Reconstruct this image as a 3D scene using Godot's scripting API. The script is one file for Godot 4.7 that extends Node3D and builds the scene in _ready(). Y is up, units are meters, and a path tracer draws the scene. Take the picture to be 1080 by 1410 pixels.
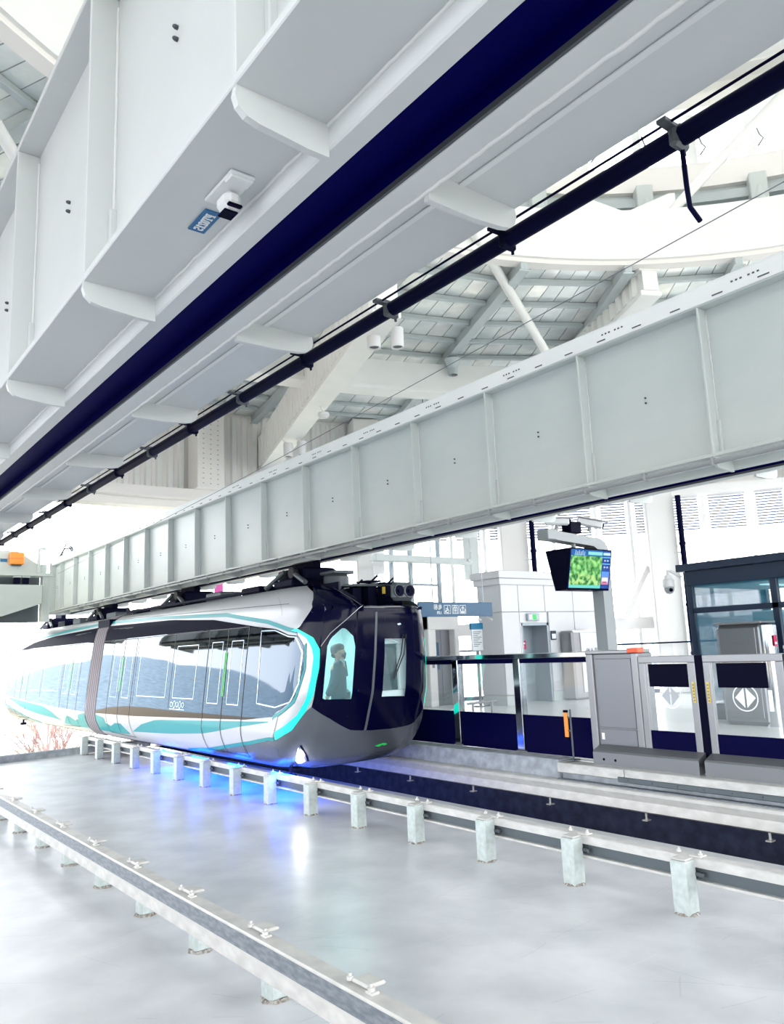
extends Node3D

# ---------------------------------------------------------------- state
var M := {}
var used := {}
const EYE := Vector3(0, 2.07, 0)
const RCX := 5.9            # plan centre of the round station hall (x, z = 0)
const RF := 19.0            # radius of the glazed facade
const PL := 0.57            # platform level
const TXC := 6.745          # centre line of the far track

func _ready():
	setup_camera_and_light()
	make_materials()
	build_ground_and_floor()
	build_roof()
	build_facade()
	build_beams()
	build_rails()
	build_platform_edge()
	build_gates()
	build_train()
	build_person()
	build_platform_things()
	build_lift_and_block()
	build_roof_details()
	build_outside()

func setup_camera_and_light():
	var cam := Camera3D.new()
	cam.name = "camera"
	add_child(cam)
	cam.position = EYE
	cam.rotation = Vector3(0.1749, -0.6657, -0.042)
	cam.keep_aspect = Camera3D.KEEP_HEIGHT
	cam.fov = rad_to_deg(2.0 * atan(705.0 / 1068.97))
	cam.near = 0.05
	cam.far = 900.0
	var we := WorldEnvironment.new()
	we.name = "world_environment"
	var e := Environment.new()
	var sky := Sky.new()
	var sm := ProceduralSkyMaterial.new()
	sm.sky_top_color = Color(0.955, 0.975, 1.0)
	sm.sky_horizon_color = Color(0.985, 0.99, 1.0)
	sm.ground_bottom_color = Color(0.62, 0.64, 0.66)
	sm.ground_horizon_color = Color(0.92, 0.94, 0.96)
	sm.sky_energy_multiplier = 4.4
	sm.ground_energy_multiplier = 3.2
	sky.sky_material = sm
	e.background_mode = Environment.BG_SKY
	e.sky = sky
	e.tonemap_mode = Environment.TONE_MAPPER_LINEAR
	e.tonemap_exposure = 0.26
	e.sdfgi_enabled = true
	e.ssao_enabled = true
	e.ssil_enabled = true
	we.environment = e
	add_child(we)

# ---------------------------------------------------------------- helpers: nodes
func numbered(n: String) -> String:
	if not used.has(n):
		used[n] = 0
		return n
	used[n] += 1
	return "%s_%03d" % [n, used[n]]

func thing(called: String, label: String, category: String, at := Vector3.ZERO, group := "") -> Node3D:
	var o := Node3D.new()
	o.name = numbered(called)
	add_child(o)
	o.position = at
	o.set_meta("label", label)
	o.set_meta("category", category)
	if group != "":
		o.set_meta("group", group)
	return o

func setting(called: String, label: String, at := Vector3.ZERO) -> Node3D:
	var o := Node3D.new()
	o.name = numbered(called)
	add_child(o)
	o.position = at
	o.set_meta("kind", "structure")
	o.set_meta("label", label)
	return o

# world-space surface -> one named mesh under parent
func part(parent: Node, called: String, st: SurfaceTool, mat: Material, label := "") -> MeshInstance3D:
	return mpart(parent, called, st.commit(), mat, Transform3D.IDENTITY, label)

func base_of(n: Node) -> Vector3:
	var v := Vector3.ZERO
	var k: Node = n
	while k != null and k != self and k is Node3D:
		v += (k as Node3D).position
		k = k.get_parent()
	return v

func mpart(parent: Node, called: String, mesh: Mesh, mat: Material, xf := Transform3D.IDENTITY, label := "") -> MeshInstance3D:
	var o := MeshInstance3D.new()
	o.name = called
	o.mesh = mesh
	o.material_override = mat
	o.cast_shadow = GeometryInstance3D.SHADOW_CASTING_SETTING_ON
	var b := base_of(parent)
	parent.add_child(o, true)
	o.transform = Transform3D(xf.basis, xf.origin - b)
	if label != "":
		o.set_meta("label", label)
	return o

# ---------------------------------------------------------------- helpers: shapes
func S() -> SurfaceTool:
	var st := SurfaceTool.new()
	st.begin(Mesh.PRIMITIVE_TRIANGLES)
	return st

func tri(st: SurfaceTool, a: Vector3, b: Vector3, c: Vector3):
	var n := (b - a).cross(c - a).normalized()
	st.set_normal(n); st.set_uv(Vector2(0, 0)); st.add_vertex(a)
	st.set_normal(n); st.set_uv(Vector2(1, 1)); st.add_vertex(c)
	st.set_normal(n); st.set_uv(Vector2(1, 0)); st.add_vertex(b)

func quad(st: SurfaceTool, a: Vector3, b: Vector3, c: Vector3, d: Vector3):
	tri(st, a, b, c)
	tri(st, a, c, d)

# flat convex polygon, turned to face away from o
func face(st: SurfaceTool, p: Array, o: Vector3):
	var c := Vector3.ZERO
	for q in p: c += q
	c /= p.size()
	var n: Vector3 = (p[1] - p[0]).cross(p[2] - p[0])
	var r := p.duplicate()
	if n.dot(c - o) < 0.0: r.reverse()
	for i in range(1, r.size() - 1):
		tri(st, r[0], r[i], r[i + 1])

func box(st: SurfaceTool, c: Vector3, s: Vector3, bev := 0.0, bas := Basis.IDENTITY):
	var h := s * 0.5
	var sg := [-1.0, 1.0]
	if bev <= 0.0:
		for ax in 3:
			for q in sg:
				var pts := []
				for k in [[-1, -1], [1, -1], [1, 1], [-1, 1]]:
					var v := Vector3.ZERO
					v[ax] = q * h[ax]
					v[(ax + 1) % 3] = k[0] * h[(ax + 1) % 3]
					v[(ax + 2) % 3] = k[1] * h[(ax + 2) % 3]
					pts.append(c + bas * v)
				face(st, pts, c)
		return
	var b := minf(bev, minf(h.x, minf(h.y, h.z)) * 0.9)
	for ax in 3:
		var a1 := (ax + 1) % 3
		var a2 := (ax + 2) % 3
		for q in sg:
			var pts := []
			for k in [[-1, -1], [1, -1], [1, 1], [-1, 1]]:
				var v := Vector3.ZERO
				v[ax] = q * h[ax]
				v[a1] = k[0] * (h[a1] - b)
				v[a2] = k[1] * (h[a2] - b)
				pts.append(c + bas * v)
			face(st, pts, c)
		for q in sg:
			for r in sg:
				var e := []
				for k in [[0, -1], [0, 1], [1, 1], [1, -1]]:
					var v := Vector3.ZERO
					v[ax] = k[1] * (h[ax] - b)
					v[a1] = q * (h[a1] - (b if k[0] == 1 else 0.0))
					v[a2] = r * (h[a2] - (0.0 if k[0] == 1 else b))
					e.append(c + bas * v)
				face(st, e, c)
	for x in sg:
		for y in sg:
			for z in sg:
				var g := Vector3(x, y, z)
				var p := []
				for ax in 3:
					var v := g * (h - Vector3(b, b, b))
					v[ax] = g[ax] * h[ax]
					p.append(c + bas * v)
				face(st, p, c)

func bx(x0: float, x1: float, y0: float, y1: float, z0: float, z1: float, bev := 0.0) -> SurfaceTool:
	var st := S()
	addbx(st, x0, x1, y0, y1, z0, z1, bev)
	return st

func addbx(st: SurfaceTool, x0: float, x1: float, y0: float, y1: float, z0: float, z1: float, bev := 0.0):
	box(st, Vector3(x0 + x1, y0 + y1, z0 + z1) * 0.5, Vector3(absf(x1 - x0), absf(y1 - y0), absf(z1 - z0)), bev)

# box bar from a to b with an upright section w x h
func bar(st: SurfaceTool, a: Vector3, b: Vector3, w: float, h: float, bev := 0.0):
	var d := b - a
	var z := d.normalized()
	var x := Vector3.UP.cross(z)
	if x.length() < 0.01: x = Vector3.RIGHT
	x = x.normalized()
	var y := z.cross(x)
	box(st, (a + b) * 0.5, Vector3(w, h, d.length()), bev, Basis(x, y, z))

# polygon in the plane o + u*x + v*y pushed along w
func prism(st: SurfaceTool, poly: PackedVector2Array, o: Vector3, u: Vector3, v: Vector3, w: Vector3):
	var p := poly
	if Geometry2D.is_polygon_clockwise(p):
		p = p.duplicate()
		p.reverse()
	if u.cross(v).dot(w) > 0.0:
		o = o + w
		w = -w
	var ids := Geometry2D.triangulate_polygon(p)
	for i in range(0, ids.size(), 3):
		var a := o + u * p[ids[i]].x + v * p[ids[i]].y
		var b := o + u * p[ids[i + 1]].x + v * p[ids[i + 1]].y
		var c := o + u * p[ids[i + 2]].x + v * p[ids[i + 2]].y
		if (b - a).cross(c - a).dot(w) > 0.0:
			var t := b
			b = c
			c = t
		tri(st, a, b, c)
		tri(st, a + w, c + w, b + w)
	var n := p.size()
	for i in n:
		var a := o + u * p[i].x + v * p[i].y
		var b := o + u * p[(i + 1) % n].x + v * p[(i + 1) % n].y
		quad(st, a, a + w, b + w, b)

func tube(st: SurfaceTool, pts: Array, r: float, n := 10, caps := true, r_end := -1.0):
	var rings := []
	var nr := []
	var x := Vector3.ZERO
	for i in pts.size():
		var t: Vector3
		if i == 0: t = pts[1] - pts[0]
		elif i == pts.size() - 1: t = pts[i] - pts[i - 1]
		else: t = (pts[i + 1] - pts[i]).normalized() + (pts[i] - pts[i - 1]).normalized()
		t = t.normalized()
		if x == Vector3.ZERO:
			x = t.cross(Vector3.UP)
			if x.length() < 0.05: x = t.cross(Vector3.RIGHT)
		x = (x - t * x.dot(t)).normalized()
		var y := t.cross(x)
		var rr := r if r_end < 0.0 else lerpf(r, r_end, float(i) / (pts.size() - 1))
		var ring := []
		var nn := []
		for k in n:
			var a := TAU * k / n
			var d := x * cos(a) + y * sin(a)
			ring.append(pts[i] + d * rr)
			nn.append(d)
		rings.append(ring)
		nr.append(nn)
	for i in pts.size() - 1:
		for k in n:
			var k2 := (k + 1) % n
			sq(st, [rings[i][k], rings[i][k2], rings[i + 1][k2], rings[i + 1][k]], [nr[i][k], nr[i][k2], nr[i + 1][k2], nr[i + 1][k]])
	if caps:
		for e in [0, pts.size() - 1]:
			var inner: Vector3 = pts[1] if e == 0 else pts[e - 1]
			face(st, rings[e], inner)

# quad with its own vertex normals (any winding)
func sq(st: SurfaceTool, p: Array, n: Array, uv := []):
	var g: Vector3 = (p[1] - p[0]).cross(p[2] - p[0])
	if g.length() < 1e-12: g = (p[2] - p[0]).cross(p[3] - p[0])
	var o := [0, 1, 2, 0, 2, 3]
	if g.dot(n[0] + n[2]) > 0.0: o = [0, 2, 1, 0, 3, 2]
	for k in o:
		st.set_normal(n[k])
		st.set_uv(uv[k] if uv.size() else Vector2.ZERO)
		st.add_vertex(p[k])

# smooth surface through rows of points; normals face away from the given axis point function
func grid(st: SurfaceTool, g: Array, out_from: Vector3, flip := false):
	var nr := g.size()
	var nc: int = g[0].size()
	var N := []
	for i in nr:
		var row := []
		for j in nc:
			var du: Vector3 = g[mini(i + 1, nr - 1)][j] - g[maxi(i - 1, 0)][j]
			var dv: Vector3 = g[i][mini(j + 1, nc - 1)] - g[i][maxi(j - 1, 0)]
			var n := du.cross(dv)
			if n.length() < 1e-12: n = Vector3.UP
			n = n.normalized()
			var ref: Vector3 = g[i][j] - out_from
			if n.dot(ref) < 0.0: n = -n
			if flip: n = -n
			row.append(n)
		N.append(row)
	for i in nr - 1:
		for j in nc - 1:
			sq(st, [g[i][j], g[i][j + 1], g[i + 1][j + 1], g[i + 1][j]], [N[i][j], N[i][j + 1], N[i + 1][j + 1], N[i + 1][j]])

# profile of (radius, height) spun about axis w through o
func lathe(st: SurfaceTool, prof: Array, o: Vector3, w := Vector3.UP, n := 20):
	var z := w.normalized()
	var x := z.cross(Vector3.UP)
	if x.length() < 0.05: x = z.cross(Vector3.RIGHT)
	x = x.normalized()
	var y := z.cross(x)
	for i in prof.size() - 1:
		var a: Vector2 = prof[i]
		var b: Vector2 = prof[i + 1]
		var t := (b - a).normalized()
		var nn := Vector2(t.y, -t.x)
		for k in n:
			var p := []
			var q := []
			for e in [[a, k], [a, k + 1], [b, k + 1], [b, k]]:
				var ang: float = TAU * e[1] / n
				var d := x * cos(ang) + y * sin(ang)
				p.append(o + d * e[0].x + z * e[0].y)
				q.append((d * nn.x + z * nn.y).normalized())
			if (p[0] - p[1]).length() < 1e-9:
				tri_n(st, p[0], p[2], p[3], q[2])
			elif (p[2] - p[3]).length() < 1e-9:
				tri_n(st, p[0], p[1], p[2], q[0])
			else:
				sq(st, p, q)

func tri_n(st: SurfaceTool, a: Vector3, b: Vector3, c: Vector3, n: Vector3):
	if (b - a).cross(c - a).dot(n) < 0.0:
		tri(st, a, c, b)
	else:
		tri(st, a, b, c)

# part of a ring about the hall's centre: radii, heights, angles in degrees (0 = along the track, + to the right)
func pol(r: float, deg: float, y: float) -> Vector3:
	var a := deg_to_rad(deg)
	return Vector3(RCX + sin(a) * r, y, -cos(a) * r)

func arc(st: SurfaceTool, r0: float, r1: float, y0: float, y1: float, a0: float, a1: float, n: int):
	for i in n:
		var p := lerpf(a0, a1, float(i) / n)
		var q := lerpf(a0, a1, float(i + 1) / n)
		var d0 := Vector3(sin(deg_to_rad(p)), 0, -cos(deg_to_rad(p)))
		var d1 := Vector3(sin(deg_to_rad(q)), 0, -cos(deg_to_rad(q)))
		sq(st, [pol(r1, p, y0), pol(r1, q, y0), pol(r1, q, y1), pol(r1, p, y1)], [d0, d1, d1, d0])
		sq(st, [pol(r0, p, y0), pol(r0, q, y0), pol(r0, q, y1), pol(r0, p, y1)], [-d0, -d1, -d1, -d0])
		var u := Vector3.UP
		sq(st, [pol(r0, p, y1), pol(r0, q, y1), pol(r1, q, y1), pol(r1, p, y1)], [u, u, u, u])
		sq(st, [pol(r0, p, y0), pol(r0, q, y0), pol(r1, q, y0), pol(r1, p, y0)], [-u, -u, -u, -u])
	if absf(a1 - a0) < 359.0:
		var mid := pol((r0 + r1) * 0.5, (a0 + a1) * 0.5, (y0 + y1) * 0.5)
		for a in [a0, a1]:
			face(st, [pol(r0, a, y0), pol(r1, a, y0), pol(r1, a, y1), pol(r0, a, y1)], mid)

func text_mesh(t: String, size: float, depth: float, serif := false, bold := true) -> TextMesh:
	var f := SystemFont.new()
	f.font_names = PackedStringArray(["Droid Serif" if serif else "Droid Sans"])
	f.font_weight = 700 if bold else 400
	var m := TextMesh.new()
	m.text = t
	m.font = f
	m.font_size = 32
	m.pixel_size = size / 32.0
	m.depth = depth
	return m

# strokes [x0, y0, x1, y1] in a unit square, drawn as thin raised bars: x runs along u, y along v, out of the face along n
func strokes(st: SurfaceTool, list: Array, o: Vector3, u: Vector3, v: Vector3, n: Vector3, size: float, w: float, d := 0.004):
	for s in list:
		var a: Vector3 = o + (u * s[0] + v * s[1]) * size
		var b: Vector3 = o + (u * s[2] + v * s[3]) * size
		var t := (b - a)
		var L := t.length() + w
		t = t.normalized()
		var y := n.cross(t)
		box(st, (a + b) * 0.5 + n * d * 0.5, Vector3(L, w, d), 0.0, Basis(t, y, n))

# ---------------------------------------------------------------- materials
func noise_img(seed_: int, freq: float, w: int, oct := 4) -> Image:
	var f := FastNoiseLite.new()
	f.seed = seed_
	f.noise_type = FastNoiseLite.TYPE_SIMPLEX_SMOOTH
	f.frequency = freq
	f.fractal_octaves = oct
	var im := f.get_seamless_image(w, w)
	im.convert(Image.FORMAT_RGB8)
	return im

# two-tone noise: lo and hi are colour multipliers
func tone(seed_: int, freq: float, w: int, lo: Color, hi: Color, oct := 4, sharp := 1.0) -> ImageTexture:
	var im := noise_img(seed_, freq, w, oct)
	for y in w:
		for x in w:
			var v := im.get_pixel(x, y).r
			v = clampf((v - 0.5) * sharp + 0.5, 0.0, 1.0)
			im.set_pixel(x, y, lo.lerp(hi, v))
	return ImageTexture.create_from_image(im)

# thin scratches and rubbed marks drawn into a colour texture
func scuffed(im: Image) -> ImageTexture:
	var rng := RandomNumberGenerator.new()
	rng.seed = 31
	var w := im.get_width()
	for k in 150:
		var x := rng.randf() * w
		var y := rng.randf() * w
		var a := rng.randfn(0.5, 0.5)
		var L := rng.randf_range(15.0, 110.0)
		var f := 0.90 if k % 3 else 1.08
		for i in int(L):
			a += rng.randf_range(-0.03, 0.03)
			x += cos(a)
			y += sin(a)
			var px := posmod(int(x), w)
			var py := posmod(int(y), w)
			var c := im.get_pixel(px, py)
			im.set_pixel(px, py, Color(minf(c.r * f, 1), minf(c.g * f, 1), minf(c.b * f, 1)))
	return ImageTexture.create_from_image(im)

func mat(n: String, c: Color, rough := 0.5, metal := 0.0) -> StandardMaterial3D:
	var m := StandardMaterial3D.new()
	m.resource_name = n
	m.albedo_color = c
	m.roughness = rough
	m.metallic = metal
	M[n] = m
	return m

func tri_tex(m: StandardMaterial3D, t: Texture2D, scale: Vector3):
	m.albedo_texture = t
	m.uv1_triplanar = true
	m.uv1_world_triplanar = true
	m.uv1_scale = scale

func glow(n: String, c: Color, e: float) -> StandardMaterial3D:
	var m := mat(n, Color(c.r * 0.2, c.g * 0.2, c.b * 0.2), 0.4)
	m.emission_enabled = true
	m.emission = c
	m.emission_energy_multiplier = e
	return m

func glass(n: String, c: Color, alpha: float) -> StandardMaterial3D:
	var m := mat(n, Color(c.r, c.g, c.b, alpha), 0.02)
	m.transparency = BaseMaterial3D.TRANSPARENCY_ALPHA
	m.cull_mode = BaseMaterial3D.CULL_DISABLED
	return m

func make_materials():
	var paint := tone(3, 0.012, 256, Color(0.975, 0.978, 0.98), Color(1, 1, 1), 4, 1.0)
	var streak := tone(9, 0.02, 256, Color(0.88, 0.89, 0.90), Color(1, 1, 1), 5, 1.6)
	var m := mat("beam_paint", Color(0.83, 0.842, 0.845), 0.42)
	tri_tex(m, paint, Vector3(0.5, 0.5, 0.5))
	m = mat("far_beam_paint", Color(0.82, 0.845, 0.84), 0.4)
	tri_tex(m, paint, Vector3(0.4, 0.7, 0.4))
	m = mat("white_paint", Color(0.97, 0.97, 0.965), 0.5)
	tri_tex(m, paint, Vector3(0.4, 0.4, 0.4))
	mat("warm_white", Color(0.965, 0.95, 0.94), 0.6)
	mat("weld", Color(0.9, 0.91, 0.91), 0.45)
	mat("bolt_dark", Color(0.32, 0.34, 0.36), 0.5, 0.4)
	m = mat("slot_shade_navy", Color(0.01, 0.01, 0.30), 0.55)  # navy tone for the shade inside the beam slot
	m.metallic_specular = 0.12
	m = mat("conduit_black", Color(0.035, 0.04, 0.16), 0.42)
	m.metallic_specular = 0.12
	mat("conduit_grey", Color(0.58, 0.6, 0.61), 0.4)
	mat("roof_steel", Color(0.74, 0.775, 0.785), 0.5)
	m = mat("deck_steel", Color(0.95, 0.97, 0.965), 0.3, 0.25)
	tri_tex(m, streak, Vector3(0.2, 0.2, 0.2))
	m = mat("deck_steel_pale", Color(0.99, 0.99, 0.98), 0.2, 0.25)
	tri_tex(m, streak, Vector3(0.3, 0.2, 0.3))
	# floor: pale grey epoxy with scuffs
	m = mat("floor_epoxy", Color(0.835, 0.838, 0.85), 0.30)
	tri_tex(m, scuffed(tone(21, 0.006, 1024, Color(0.90, 0.905, 0.91), Color(1, 1, 1), 6, 1.5).get_image()), Vector3(0.2, 0.2, 0.2))
	var ri := tone(22, 0.02, 256, Color(0.8, 0.8, 0.8), Color(1, 1, 1), 5, 1.0)
	m.roughness_texture = ri
	m.roughness = 0.36
	m.metallic_specular = 0.6
	m = mat("concrete", Color(0.66, 0.68, 0.71), 0.75)
	tri_tex(m, tone(31, 0.03, 256, Color(0.82, 0.82, 0.82), Color(1, 1, 1), 5, 1.5), Vector3(0.6, 0.6, 0.6))
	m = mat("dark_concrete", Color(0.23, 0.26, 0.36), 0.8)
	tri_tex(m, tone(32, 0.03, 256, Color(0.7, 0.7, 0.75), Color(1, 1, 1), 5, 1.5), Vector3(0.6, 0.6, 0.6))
	m = mat("platform_tile", Color(0.92, 0.925, 0.92), 0.22)
	m = mat("galvanised", Color(0.80, 0.79, 0.775), 0.5, 0.2)
	tri_tex(m, tone(41, 0.02, 256, Color(0.90, 0.90, 0.90), Color(1, 1, 1), 5, 1.3), Vector3(0.8, 1.6, 0.8))
	m = mat("rail_wear", Color(0.50, 0.52, 0.54), 0.45, 0.3)
	tri_tex(m, tone(42, 0.05, 256, Color(0.8, 0.82, 0.85), Color(1, 1, 1), 5, 1.8), Vector3(0.7, 2.2, 0.7))
	m = mat("post_paint", Color(0.74, 0.775, 0.77), 0.6)
	tri_tex(m, tone(43, 0.04, 256, Color(0.92, 0.92, 0.91), Color(1, 1, 1), 5, 1.5), Vector3(1.4, 1.4, 1.4))
	m = mat("post_base", Color(0.74, 0.735, 0.72), 0.85)
	tri_tex(m, tone(44, 0.08, 128, Color(0.55, 0.5, 0.46), Color(1, 1, 1), 4, 2.6), Vector3(3, 3, 3))
	m = mat("stainless", Color(0.56, 0.56, 0.57), 0.3, 0.6)
	m = mat("stainless_brushed", Color(0.48, 0.485, 0.50), 0.33, 0.6)
	m = mat("polished", Color(0.8, 0.81, 0.82), 0.1, 1.0)
	m = mat("kick_navy", Color(0.02, 0.02, 0.19), 0.4)
	m.metallic_specular = 0.12
	glass("pane", Color(0.93, 0.98, 0.98), 0.07)
	glass("facade_pane", Color(0.95, 0.98, 1.0), 0.05)
	glass("cab_pane", Color(0.75, 0.95, 0.97), 0.12)
	glass("booth_pane", Color(0.20, 0.44, 0.54), 0.5)
	# train
	m = mat("train_silver", Color(0.74, 0.745, 0.76), 0.3, 0.35)
	m = mat("train_white", Color(0.74, 0.745, 0.76), 0.35, 0.05)
	m = mat("train_skirt", Color(0.40, 0.42, 0.45), 0.26, 0.6)
	m = mat("train_black", Color(0.015, 0.015, 0.13), 0.12)
	m.metallic_specular = 0.22
	m = mat("train_glass", Color(0.255, 0.285, 0.32), 0.03, 1.0)
	m = mat("reflection_black", Color(0.02, 0.02, 0.12), 0.5)  # opaque band tone, kept dark for the beam and roof reflected there
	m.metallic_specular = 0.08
	m = mat("train_glass_dark", Color(0.06, 0.07, 0.13), 0.05, 0.2)
	m = mat("teal", Color(0.0, 0.55, 0.57), 0.4)
	m = mat("seam_black", Color(0.04, 0.04, 0.08), 0.5)
	m = mat("frame_pale", Color(0.78, 0.84, 0.9), 0.2, 0.5)
	m = mat("bellows", Color(0.63, 0.6, 0.62), 0.75)
	m = mat("bellows_dark", Color(0.46, 0.43, 0.45), 0.8)
	m = mat("rubber", Color(0.05, 0.05, 0.08), 0.7)
	m = mat("machine_dark", Color(0.07, 0.075, 0.16), 0.55, 0.2)
	m.metallic_specular = 0.12
	m = mat("machine_grey", Color(0.33, 0.36, 0.38), 0.5, 0.3)
	m = mat("cab_white", Color(0.86, 0.93, 0.93), 0.5)
	glow("led_cyan", Color(0.0, 0.93, 0.82), 5.7)
	glow("led_green", Color(0.12, 0.9, 0.35), 2.6)
	glow("led_blue", Color(0.05, 0.35, 1.0), 13.0)
	glow("headlamp", Color(1.0, 0.98, 0.95), 15.6)
	glow("cab_lamp", Color(0.8, 1.0, 1.0), 10.4)
	# people
	mat("skin", Color(0.78, 0.58, 0.48), 0.55)
	mat("hair", Color(0.04, 0.04, 0.05), 0.6)
	mat("suit", Color(0.07, 0.24, 0.30), 0.8)
	mat("trousers", Color(0.10, 0.30, 0.34), 0.8)
	mat("shirt", Color(0.92, 0.94, 0.95), 0.7)
	mat("black_cloth", Color(0.03, 0.03, 0.04), 0.8)
	# platform things
	mat("tile_wall", Color(0.85, 0.85, 0.865), 0.3)
	mat("tile_joint", Color(0.70, 0.71, 0.73), 0.7)
	mat("grey_frame", Color(0.62, 0.66, 0.69), 0.4, 0.3)
	mat("sign_blue", Color(0.17, 0.34, 0.47), 0.35)
	mat("sign_white", Color(0.94, 0.95, 0.96), 0.5)
	mat("plate_blue", Color(0.05, 0.38, 0.58), 0.4)
	mat("poster_blue", Color(0.13, 0.47, 0.62), 0.5)
	mat("orange", Color(0.96, 0.58, 0.18), 0.4)
	mat("orange_red", Color(0.93, 0.36, 0.2), 0.4)
	mat("red_sign", Color(0.78, 0.13, 0.33), 0.45)
	mat("pink", Color(0.86, 0.34, 0.66), 0.5)
	mat("yellow", Color(0.86, 0.74, 0.28), 0.5)
	m = mat("black_plastic", Color(0.03, 0.03, 0.12), 0.35)
	m.metallic_specular = 0.12
	mat("booth_frame", Color(0.09, 0.15, 0.24), 0.35)
	mat("white_plastic", Color(0.88, 0.88, 0.89), 0.35)
	mat("blind", Color(0.50, 0.53, 0.66), 0.6)
	mat("print_grey", Color(0.45, 0.47, 0.5), 0.6)
	mat("lift_door", Color(0.55, 0.55, 0.57), 0.3, 0.7)
	glow("exit_green", Color(0.3, 0.95, 0.45), 3.1)
	# outside
	m = mat("grass", Color(0.66, 0.65, 0.575), 0.9)
	tri_tex(m, tone(61, 0.02, 256, Color(0.8, 0.78, 0.7), Color(1, 1, 1), 4, 1.5), Vector3(0.08, 0.08, 0.08))
	mat("asphalt", Color(0.66, 0.66, 0.68), 0.85)
	mat("bark", Color(0.62, 0.50, 0.49), 0.85)
	m = mat("hill", Color(0.72, 0.78, 0.83), 0.95)
	tri_tex(m, tone(62, 0.03, 256, Color(0.72, 0.76, 0.76), Color(1, 1, 1), 5, 2.0), Vector3(0.13, 0.2, 0.13))
	mat("earth", Color(0.52, 0.45, 0.37), 0.95)
	mat("far_wall", Color(0.85, 0.87, 0.9), 0.8)
	mat("far_window", Color(0.55, 0.62, 0.72), 0.2)

# ---------------------------------------------------------------- ground, floor, roof, facade
func build_ground_and_floor():
	var g := setting("ground", "pale open ground outside and below the station hall", Vector3(0, -4, -60))
	part(g, "earth_plane", bx(-300, 300, -4.4, -4.0, -320, 60), M.grass)
	var f := setting("floor", "pale grey epoxy floor between the two guide rails")
	part(f, "slab", bx(0.15, 7.3, -0.35, 0.0, -19.0, 9.0), M.floor_epoxy)
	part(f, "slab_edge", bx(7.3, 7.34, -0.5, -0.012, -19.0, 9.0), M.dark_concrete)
	var k := S()
	bar(k, Vector3(0.15, 0.07, -18.75), Vector3(7.3, 0.07, -19.3), 0.16, 0.16, 0.015)
	part(f, "end_kerb", k, M.concrete, "concrete kerb at the open end of the floor")
	var t := setting("trench", "dark trench below the platform edge")
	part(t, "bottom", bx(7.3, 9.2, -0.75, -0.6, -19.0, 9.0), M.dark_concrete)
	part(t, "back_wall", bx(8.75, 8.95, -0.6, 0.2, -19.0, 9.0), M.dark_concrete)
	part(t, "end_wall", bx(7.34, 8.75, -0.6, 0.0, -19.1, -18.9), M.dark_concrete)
	var p := setting("platform", "light tiled station platform behind the safety gates")
	part(p, "slab", bx(8.2, 25.0, 0.16, PL, -19.5, 9.0), M.platform_tile)
	var q := setting("platform", "platform on which the viewer stands")
	part(q, "slab", bx(-13.0, 0.13, -0.35, 0.45, -19.0, 9.0), M.concrete)

func bay_xf(deg: float) -> Transform3D:
	var b := Basis(Vector3.UP, -deg_to_rad(deg))
	return Transform3D(b, Vector3(RCX, 0, 0))

# point at radius r and angle deg, relative to the hall's centre
func loc(r: float, deg: float, y: float) -> Vector3:
	return pol(r, deg, y) - Vector3(RCX, 0, 0)

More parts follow.
